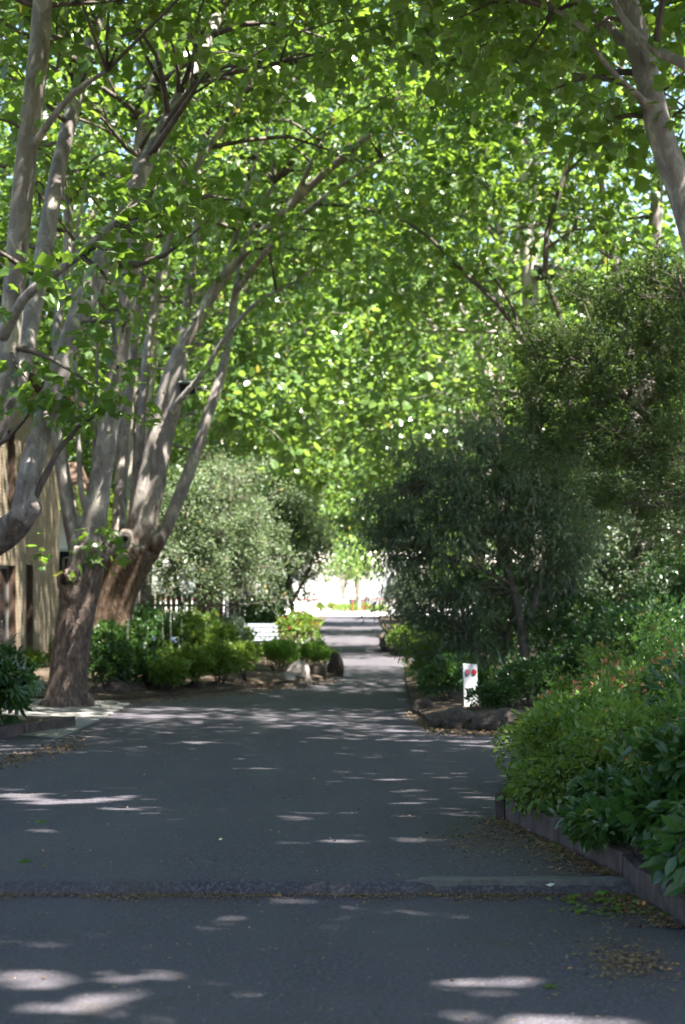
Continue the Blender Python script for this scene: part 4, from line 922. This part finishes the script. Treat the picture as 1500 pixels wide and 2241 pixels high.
# ================================================================== ROCKS
def rock(label, c, r, seed, mat='rock', group=None):
    m_ = MB(); m_.blob((0, 0, 0), r, seed, .22, 3); v_ = m_.v[0]; v_ *= (1 + .07*lumps(v_/np.array(r), seed+7, 6.5) - .10*np.abs(lumps(v_/np.array(r), seed+9, 2.6)))[:, None]; me = m_.mesh('rock', False)
    o = link('rock', me, M[mat]); o.location = tuple(np.asarray(c, float) + [0, 0, r[2]*.45]); o.rotation_euler = (0, 0, seed*1.3)
    return tag(o, label, 'rock', group)
ORD = ['first', 'second', 'third', 'fourth', 'fifth', 'sixth', 'seventh', 'eighth', 'ninth', 'tenth']
lr = [((212,1522),.26),((248,1520),.36),((295,1515),.34),((330,1512),.42),((368,1508),.36),((425,1508),.26),((475,1503),.22),((525,1498),.22)]
for k, ((x, y), s) in enumerate(lr):
    rock(f'{ORD[k]} brown rock from the big trunk along the left-hand bed', G(x, y+8), (s*.9, s*.65, s*.62), 200+k, 'rock', 'rocks edging the left-hand bed')
rock('pale sunlit rock under the clipped lime mound at the left-hand bed corner', G(655, 1492), (.28, .26, .28), 221, 'rock_pale')
rock('small pale rock beside the larger sunlit one at the left-hand bed corner', G(628, 1494), (.17, .15, .17), 222, 'rock_pale')
rock('upright dark rock at the tip of the left-hand bed beside the road', G(735, 1480), (.13, .2, .36), 223)
rock('brown rock between the sunlit pale rock and the upright dark rock', G(690, 1487), (.26, .22, .28), 224)
rr = [((925,1562),.26),((962,1592),.22),((1003,1594),.30),((1052,1597),.24),((1095,1600),.36),((1140,1602),.34)]
for k, ((x, y), s) in enumerate(rr):
    rock(f'{ORD[k]} dark rock from the road end of the bed below the white post', G(x, y), (s*.85, s*.6, s*.62), 240+k, 'rock', 'rocks edging the second right-hand bed')
rr = [((850,1425),.42),((872,1434),.36),((905,1436),.40),((845,1405),.34),((930,1438),.36)]
for k, ((x, y), s) in enumerate(rr):
    rock(['tall brown rock at the corner of the far right-hand bed', 'low rounded rock in front of the far right-hand bed corner', 'flat rock right of the low rounded one at the far right-hand bed', 'rock behind the tall brown one along the far road edge', 'last flat rock of the far right-hand bed before the white post hedge'][k], G(x, y), (s*.8, s*.7, s*(.75 if k in (0, 3) else .45)), 260+k, 'rock', 'rocks edging the far right-hand bed')

# ================================================================== SHRUBS
SH = shrub
HG = 'shrubs of the orange-flowered hedge'
# near right hedge, over the sleepers
SH('shrub', 'broad-leaved shrub spilling over the sleepers at the lower corner of the hedge', 'shrub', HG, (1.92, 10.2, .08), .5, .9, .78, 4600, T_OVAL, .095, 'shrub_dark', 301, 11, -.2, None, 6, lift=0)
SH('shrub', 'bright green leafy shrub at the road corner of the orange-flowered hedge', 'shrub', HG, (1.78, 14.0, .03), .66, 1.1, .80, 9500, T_OVAL, .052, 'shrub_mid', 302, 15, -.05, ('petal_orange', 24, .034), 7, lift=0)
SH('shrub', 'green shrub in the middle of the hedge above the timber sleepers', 'shrub', HG, (1.92, 12.2, .04), .62, 1.1, .90, 9500, T_OVAL, .052, 'shrub_mid', 303, 15, -.05, ('petal_orange', 50, .04), 7, lift=0)
SH('shrub', 'shrub with orange flowers and sunlit tips at the top of the hedge', 'shrub', HG, (2.6, 15.8, .05), .85, 1.3, .92, 9500, T_OVAL, .048, 'shrub_mid', 304, 16, .3, ('petal_orange', 110, .05, .4), 7)
SH('shrub', 'lime-tipped orange-flowered shrub rising highest at the frame edge', 'shrub', HG, (3.2, 17.8, .0), .95, 1.3, 1.18, 9500, T_OVAL, .048, 'shrub_lime', 305, 16, .4, ('petal_orange', 120, .05, .35), 7)
SH('shrub', 'thin lime-tipped shrub with orange buds behind the hedge near the white post', 'shrub', HG, (2.6, 20.6, -.05), .45, .5, 1.0, 2600, T_OVAL, .055, 'shrub_mid', 306, 9, .6, ('petal_orange', 30, .03, .5), 6)
SH('shrub', 'low lime shrub with pale tips at the far foot of the hedge', 'shrub', HG, (2.0, 17.2, -.04), .46, .8, .68, 4000, T_OVAL, .058, 'shrub_lime', 307, 10, .3, None, 5, lift=0)
SH('shrub', 'dark shrub deep in the hedge at the frame edge below the lime tips', 'shrub', HG, (2.75, 13.6, .08), .8, 1.2, 1.05, 6500, T_OVAL, .065, 'shrub_dark', 308, 13, .1, ('petal_orange', 24, .034), 6)
SH('shrub', 'low green shrub filling the corner behind the farthest sleeper', 'shrub', HG, (1.47, 13.1, .04), .36, .9, .5, 4200, T_OVAL, .055, 'shrub_mid', 310, 11, -.4, None, 5, lift=0)
SH('shrub', 'large-leaved shrub drooping over the nearest sleeper to the road', 'shrub', HG, (1.86, 9.75, .06), .42, .8, .56, 1700, T_OVAL, .11, 'shrub_dark', 311, 10, -.6, None, 5, lift=0)
SH('shrub', 'drooping shrub hanging over the middle sleeper of the edging', 'shrub', HG, (1.62, 11.4, .06), .36, .9, .46, 3600, T_OVAL, .075, 'shrub_dark', 309, 10, -.5, None, 5, lift=0)
# second right bed
B2 = 'shrubs of the second right-hand bed'
SH('shrub', 'rounded dark green shrub at the road tip of the bed with the white post', 'shrub', B2, GX(945, 38, .05), .62, 1.6, .92, 5200, T_OVQ, .075, 'shrub_mid', 321, 12, .3)
SH('shrub', 'dark shrub directly left of the white post', 'shrub', B2, GX(985, 33, .05), .5, .9, .78, 3600, T_OVQ, .075, 'shrub_dark', 322, 10, .3)
SH('shrub', 'low dark spreading shrub right of the white post above the rocks', 'shrub', B2, GX(1085, 29.8, .03), .42, .6, .46, 3600, T_OVQ, .06, 'shrub_dark', 323, 10, .3)
SH('shrub', 'dark mounded shrub between the white post and the hedge', 'shrub', B2, GX(1175, 30.5, .05), .75, .9, .82, 5200, T_OVQ, .06, 'shrub_dark', 324, 12, .3)
SH('shrub', 'shadowed shrub behind the thin lime-tipped shrub', 'shrub', B2, GX(1290, 31, .05), .9, 1.0, 1.05, 5200, T_OVQ, .075, 'shrub_dark', 325, 12, .3)
SH('shrub', 'tall dark shrub below the feathery tree at the frame edge', 'shrub', B2, GX(1420, 30, .05), 1.1, 1.1, 1.7, 7500, T_OVQ, .08, 'shrub_dark', 326, 14, .3)
SH('shrub', 'dark bush in the shade left of the tall dark shrub', 'shrub', B2, GX(1300, 36, .05), 1.0, 1.1, 1.75, 5500, T_OVQ, .09, 'shrub_dark', 327, 12, .3)
SH('shrub', 'dark shrub beyond the tall one at the frame edge', 'shrub', B2, GX(1495, 36, .05), 1.1, 1.1, 2.5, 5500, T_OVQ, .1, 'shrub_dark', 328, 12, .3)
SH('shrub', 'shaded shrub under the narrow-leaved tree', 'shrub', B2, GX(1080, 41, .05), 1.0, 1.2, 1.25, 4600, T_OVQ, .1, 'shrub_dark', 329, 12, .3)
SH('shrub', 'shaded shrub behind the forked brown stems', 'shrub', B2, GX(1200, 43, .05), 1.3, 1.2, 1.7, 5200, T_OVQ, .1, 'shrub_dark', 330, 12, .3)
for k, (x, d, lab) in enumerate([(1060, 34.6, 'arching dark strap-leaved clump behind the white post'), (1125, 33.6, 'dark strap-leaved clump in front of the forked brown stems'), (1215, 34, 'strap-leaved clump right of the forked brown stems')]):
    strap_plant('strap_plant', lab, 'plant', 'strap-leaved clumps of the second right-hand bed', GX(x, d, .12), 60, .85, 'shrub_dark', 340+k)
# far right bed
B3 = 'shrubs of the far right-hand bed'
SH('shrub', 'bright low shrub above the tall brown rock of the far right-hand bed', 'shrub', B3, GX(895, 59, .1), .75, 1.4, .78, 4600, T_OVQ, .1, 'shrub_mid', 351, 12, .4)
SH('shrub', 'green shrub behind the flat rocks of the far right-hand bed', 'shrub', B3, GX(965, 60, .1), .9, 1.4, 1.0, 4200, T_OVQ, .1, 'shrub_mid', 352, 12, .4)
SH('shrub', 'grey-leaved drooping shrub beside the plaza end of the road', 'shrub', B3, GX(888, 74, .1), .75, 1.6, 2.4, 4600, T_NARROW, .2, 'grey_leaf', 353, 12, -.2, ('petal_red', 8, .05), 6)
SH('shrub', 'tall shrub behind the grey-leaved drooping one', 'shrub', B3, GX(960, 82, .1), 1.7, 2, 3.0, 5200, T_OVQ, .14, 'shrub_mid', 354, 12, .3)
SH('shrub', 'broad shrub filling the back of the far right-hand bed', 'shrub', B3, GX(1100, 66, .1), 2.2, 1.6, 2.6, 6000, T_OVQ, .14, 'shrub_dark', 355, 14, .3)
SH('shrub', 'broad shrub in deep shade behind the broad sunlit butt', 'shrub', B3, GX(1340, 58, .1), 2.4, 1.6, 3.2, 6000, T_OVQ, .15, 'shrub_dark', 356, 14, .3)
# left bed
B1 = 'shrubs of the left-hand bed'
spec = [ (235,36.2,.46,.62,.85,'shrub_dark','dark shrub right beside the big trunk above the brown rocks',None), (300,37.5,.5,.7,.72,'shrub_dark','dark shrub behind the third and fourth brown rocks',None),
  (360,37.2,.42,.6,.62,'shrub_mid','low green shrub behind the fifth brown rock',None), (420,38.4,.48,.7,.72,'shrub_mid','low ferny green shrub left of the road bend',None), (480,39.2,.48,.7,.74,'shrub_mid','green shrub in the middle of the left-hand bed front',None),
  (535,40.5,.46,.7,.72,'shrub_mid','green shrub left of the clipped lime mound',None), (255,43,.6,.8,1.15,'shrub_dark','dark shrub with white blooms at the foot of the orange butt',('petal_white',10,.06,.5)),
  (345,43.5,.6,.8,1.25,'shrub_dark','hydrangea shrub with blue flower heads behind the low green shrubs',('petal_blue',16,.07,.55)), (415,44,.62,.8,1.2,'shrub_mid','leafy shrub with blue flower heads below the grey-green bush tree',('petal_blue',10,.07,.6)),
  (465,45,.6,.8,1.05,'shrub_mid','green shrub in front of the slim white pole',None), (520,47,.5,.7,1.15,'grey_leaf','grey-leaved shrub with cream flowers in front of the bench',('petal_white',26,.035,.4)),
  (575,60,.9,.9,1.5,'shrub_dark','dark clipped shrub behind the bench',None)]
for k, (x, d, rx, ry, h, mt, lab, fl) in enumerate(spec):
    SH('shrub', lab, 'shrub', B1, GX(x, d, .1), rx, ry, h, 3800, T_OVQ, .085 if d < 42 else .105, mt, 370+k, 11, .35, fl)
for k, (x, d, rx, h, mt, lab) in enumerate([(318,50,.7,1.35,'shrub_dark','tall dark shrub in front of the paling fence beside the orange butt'),(380,50.5,.7,1.25,'grey_leaf','tall grey-leaved shrub in front of the middle of the paling fence'),(440,51,.7,1.2,'shrub_mid','tall green shrub under the grey-green bush tree before the fence'),(505,50,.55,1.0,'shrub_mid','loose green shrub hiding the near end of the bench')]):
    SH('shrub', lab, 'shrub', B1, GX(x, d, .1), rx, .7, h, 3600, T_OVQ, .10, mt, 430+k, 11, .4)
SH('clipped_mound', 'clipped lime green mound above the pale sunlit rock', 'shrub', B1, GX(608, 44.2, .12), .52, .6, .62, 7000, T_FINE, .085, 'shrub_lime', 391, 13, .7, None, 4)
SH('clipped_mound', 'clipped lime green mound at the tip of the left-hand bed', 'shrub', B1, GX(697, 46.6, .10), .44, .55, .56, 6000, T_FINE, .085, 'shrub_lime', 392, 12, .7, None, 4)
for k, (x, d, n, sp, lab) in enumerate([(330, 42.2, 50, 2, 'broad strap-leaved plant with white spires beside the orange butt'), (395, 42, 60, 3, 'strap-leaved plant with white spires under the grey-green bush tree'), (440, 42.5, 60, 0, 'bright strap-leaved clump in the middle of the left-hand bed'), (640, 47.5, 40, 0, 'spiky strap-leaved clump between the two clipped mounds')]):
    strap_plant('strap_plant', lab, 'plant', 'strap-leaved clumps of the left-hand bed', GX(x, d, .15), n, .75, 'shrub_mid' if k else 'shrub_dark', 400+k, sp, 'petal_white', 1.35)
SH('flowering_shrub', 'sunlit shrub with red flowers and bare pale stems beside the bench', 'shrub', None, GX(650, 55, .1), .62, .6, 1.2, 1700, T_OVQ, .11, 'shrub_mid', 411, 10, .3, ('petal_red', 26, .06, .6), 8, 'bark_pale', .45)
SH('shrub', 'low shrub under the narrow dark window of the brick building', 'shrub', None, GX(78, 46.5, .05), .5, .8, .42, 2000, T_OVQ, .08, 'shrub_mid', 412, 8, .3)
SH('shrub', 'shrub at the far corner of the brick building behind the big trunk', 'shrub', None, GX(135, 50, .05), .6, .8, .7, 2000, T_OVQ, .09, 'shrub_dark', 413, 8, .3)
# glossy big-leaved plant bottom left
SH('broad_leaved_plant', 'glossy dark big-leaved plant at the near edge of the left pavement', 'plant', None, (-4.75, 25.6, gz(25.6)+.1), .78, 1.2, 1.05, 520, T_PALM, .24, 'fatsia', 421, 12, .2, None, 8, droop=.2)
strap_plant('strap_plant', 'grey strap-leaved plant with pale spire at the frame edge left of the glossy plant', 'plant', None, (-5.0, 28.2, gz(28)+.1), 40, .9, 'grey_leaf', 425, 3, 'petal_white', 1.4)
# palm between the brick building and the trunks
tp = GX(165, 56); tpe = empty('palm_tree', tp, 'small dark palm between the brick building and the big trunk stems', 'tree')
m_ = MB(); m_.tube([tp-[0,0,.1], tp+[.05,0,2.2], tp+[0,0,4.4]], [.16,.14,.13], 12, .05); m_.build('trunk', M['bark_dark'], tpe, True)
rp = np.random.default_rng(9)
for k in range(13):
    a = 6.28*k/13 + rp.uniform(-.2, .2); e = rp.uniform(-.1, 1.0); c0 = tp + np.array([0, 0, 4.35]); q = np.array([math.cos(a), math.sin(a), 0])
    m_ = MB(); pts = np.array([c0, c0+q*.7+[0,0,.5*e+.1], c0+q*1.3+[0,0,.5*e-.25], c0+q*1.7+[0,0,.3*e-.9]]); sp_, _ = smooth_line(pts, np.ones(4), .06)
    n_ = len(sp_); side = np.cross(q, (0,0,1)); pos = np.repeat(sp_, 2, 0); ax = np.tile(np.stack([side, -side]), (n_, 1)) + q*.5 + np.array([0,0,-.45])
    link('frond', leaf_mesh('frond', T_NEEDLE, pos, ax, np.tile([0,0,1.0], (len(pos), 1)), np.repeat(.55*np.sin(np.linspace(.3, 2.9, n_)), 2), rp), M['shrub_mid'], tpe)

# ================================================================== PLAZA AND WHITE HOUSE
hs = empty('white_house', (.5, 140, gz(140)), 'white house front with grey pillars and pale tiled roof across the plaza', 'building')
z0 = gz(140)
m_ = MB(); m_.box((-12, 141.5, z0-.2), (14, 148, z0+3.6)); m_.build('wall', M['pale_wall'], hs)
m_ = MB(); m_.add([(-12.6, 141.1, z0+3.3), (14.6, 141.1, z0+3.3), (14.6, 148.6, z0+3.4), (-12.6, 148.6, z0+3.4), (-11, 144, z0+4.1), (13, 144, z0+4.1)], [(0,1,5,4),(1,2,5),(2,3,4,5),(3,0,4),(0,3,2,1)]); m_.build('roof', M['roof_tile'], hs)
for x in (-8.6, -5.6, -2.6, -1.2, .1, .95, 3.2, 6, 9):
    m_ = MB(); m_.box((x-.1, 138.7, z0-.1), (x+.1, 138.9, z0+2.2)); m_.build('pillar', M['grey_post'], hs)
for x in (-7, -4, 4.8, 8):
    m_ = MB(); m_.box((x-.6, 141.42, z0+.9), (x+.6, 141.49, z0+2.2)); wo_ = m_.build('window', M['bench_paint'], hs)
    m_ = MB(); m_.box((x-.5, 141.38, z0+1.0), (x+.5, 141.41, z0+2.1)); link('pane', m_.mesh('pane'), M['glass'], wo_, False)
fw = empty('low_wall', (0, 131, gz(131)), 'low rendered wall with rose brick coping along the far side of the plaza', 'wall')
m_ = MB(); m_.box((-12, 131, gz(131)-.1), (13, 131.3, gz(131)+.7)); m_.build('wall', M['pale_wall'], fw)
m_ = MB(); m_.box((-12, 130.96, gz(131)+.71), (13, 131.34, gz(131)+.8)); m_.build('coping', M['rose_brick'], fw)
m_ = MB(); m_.box((.4, 128.6, gz(128)+.05), (2.5, 129.1, gz(128)+.75), None, .02); tag(m_.build('seat_block', M['grey_post']), 'grey concrete seat block on the sunlit plaza', 'seat')
RF = 'red flowering clumps at the plaza edge'
for k, (x, d, lab) in enumerate([(705,117,'red flowering clump at the left end of the plaza edge'), (725,118,'second red flowering clump from the left of the plaza edge'), (742,119,'third red flowering clump from the left of the plaza edge'), (758,121,'tall red flowering clump in the middle of the plaza edge'), (772,117,'low red flowering clump right of the middle of the plaza edge'), (797,117.5,'red flowering clump near the right end of the plaza edge'), (822,117,'dense red flowering clump at the right end of the plaza edge'), (838,119,'red flowering clump against the grey-leaved drooping shrub')]):
    SH('flowering_plant', lab, 'plant', RF, GX(x, d), .38, .4, .62, 320, T_OVAL, .12, 'shrub_lime', 500+k, 6, .6, ('petal_red', 26, .06, .2), 3)
for k, (x, lab) in enumerate([(772, 'thin red marker stake left of the other on the plaza'), (797, 'thin red marker stake nearer the right side of the plaza')]):
    q = GX(x, 116); m_ = MB(); m_.tube([q-[0,0,.03], q+[0,0,.45], q+[.02,0,.85]], [.025,.025,.022], 8); tag(m_.build('marker_stake', M['reflector'], None, True), lab, 'stake', 'red stakes on the plaza')

# ================================================================== LITTER
def litter(name, label, pts, mat, size, seed, tmpl=T_KITE2):
    r = np.random.default_rng(seed); pts = np.asarray(pts); n = len(pts)
    pos = np.stack([pts[:, 0], pts[:, 1], np.array([gz(y) for y in pts[:, 1]]) + .006 + r.uniform(0, .012, n)], 1)
    ax = np.stack([r.normal(size=n), r.normal(size=n), r.normal(0, .12, n)], 1); nm = np.array([0, 0, 1.0]) + r.normal(0, .25, (n, 3))
    o = link(name, leaf_mesh(name, tmpl, pos, ax, nm, size*r.uniform(.5, 1.4, n), r), M[mat]); tag(o, label, 'leaf litter', None, 'stuff'); return o
r = np.random.default_rng(77)
L = []
xx = r.uniform(-1.95, 1.72, 9000); lobe = .35 + .65*np.abs(np.sin(xx*2.3+.4)*np.sin(xx*5.1+1)) + np.clip(xx-.6, 0, 1)*.7
kp = r.uniform(0, 1, 9000) < np.clip(lobe*.75, 0, 1); xx, lobe = xx[kp], lobe[kp]
FN = list(np.stack([xx, 10.435 - np.abs(r.normal(0, .13, len(xx)))*lobe], 1))                  # foot of the step
q = r.uniform(0, 1, 2600); L += list(np.stack([1.62 - q*.5 - np.abs(r.normal(.03, .17, 2600)), 9.4 + q*4.4], 1))      # along the sleepers
q = r.uniform(0, 1, 1800); L += list(np.stack([1.60 - q*.5 - np.abs(r.normal(0, .06, 1800)), 9.4 + q*4.3], 1))
L += list(np.stack([r.normal(1.22, .10, 800), r.normal(8.55, .28, 800)], 1))
L += list(np.stack([r.normal(.82, .14, 500), r.normal(12.3, .5, 500)], 1))
L += list(np.stack([r.uniform(-3.6, 3, 2600), r.uniform(6.5, 26, 2600)], 1))
GR = np.stack([r.uniform(-4, 3.2, 3000), 6.5 + 22*r.uniform(0, 1, 3000)**1.6], 1); GR = GR[(GR[:, 1] < 10.42) | (GR[:, 1] > 10.62)]
litter('grit', 'pale grit specks scattered over the near asphalt', GR, 'grit', .009, 81)
L = [p for p in L if not (10.43 < p[1] < 10.62)]
litter('leaf_litter', 'drift of fine tan litter against the foot of the low step', FN, 'brown_leaf', .012, 76)
litter('leaf_litter', 'fine brown leaf litter beside the sleeper edging and over the near road', L, 'brown_leaf', .019, 78)
L = []
for (x0, y0), (x1, y1), n, s in [((205,1545),(400,1527),900,5),((400,1527),(560,1512),900,5),((560,1512),(740,1488),1100,5),((0,1668),(180,1628),800,9),((890,1560),(950,1600),500,5),((950,1602),(1130,1607),700,4),((840,1420),(905,1443),300,3)]:
    u = r.uniform(0, 1, n); xs = x0+(x1-x0)*u + r.normal(0, 8, n); yy = y0+(y1-y0)*u + r.normal(0, s, n)
    L += [g2(a, b) for a, b in zip(xs, yy)]
litter('leaf_litter', 'dry yellow-brown leaf litter along the edges of the garden beds', L, 'brown_leaf', .036, 79)
L = list(np.stack([r.normal(1.36, .16, 130), r.uniform(9.75, 10.34, 130)], 1)) + list(np.stack([r.normal(1.38, .08, 30), r.uniform(11.2, 12.4, 30)], 1))
litter('leaf_litter', 'fallen green leaves gathered at the right end of the low step', L, 'shrub_mid', .05, 80, T_OVAL)
for k, (x, y, mt, s, lab) in enumerate([(100,1800,'shrub_mid',.11,'single green fallen leaf at the far left of the near road'), (38,1888,'shrub_mid',.09,'curled green fallen leaf near the frame edge of the road'), (1076,1793,'shrub_lime',.075,'yellow-green fallen leaf beside the sleeper edging'), (1168,1822,'petal_white',.07,'pale curled leaf lying near the middle sleeper'),
     (1217,1938,'petal_white',.06,'pale upright leaf at the foot of the concrete edge'), (1195,2160,'shrub_mid',.07,'green fallen leaf in the large sun patch'), (1110,1778,'petal_white',.07,'white paper scrap at the end of the sleeper edging'), (487,1838,'petal_white',.03,'tiny white scrap in the middle of the near road'), (1340,1955,'shrub_mid',.12,'green leafy sprig fallen at the right end of the step'), (1300,1960,'shrub_lime',.1,'pale green fallen leaf at the right end of the step')]):
    p = G(x, y) + [0, 0, .012]; rr_ = np.random.default_rng(600+k)
    me = leaf_mesh('fallen_leaf', T_PLANE if mt != 'petal_white' else T_KITE, np.array([p]), rr_.normal(size=(1, 3))*[1, 1, .1], np.array([[.1, -.3, 1.0]]), s, rr_)
    tag(link('fallen_leaf', me, M[mt]), lab, 'leaf', 'fallen leaves on the near road')
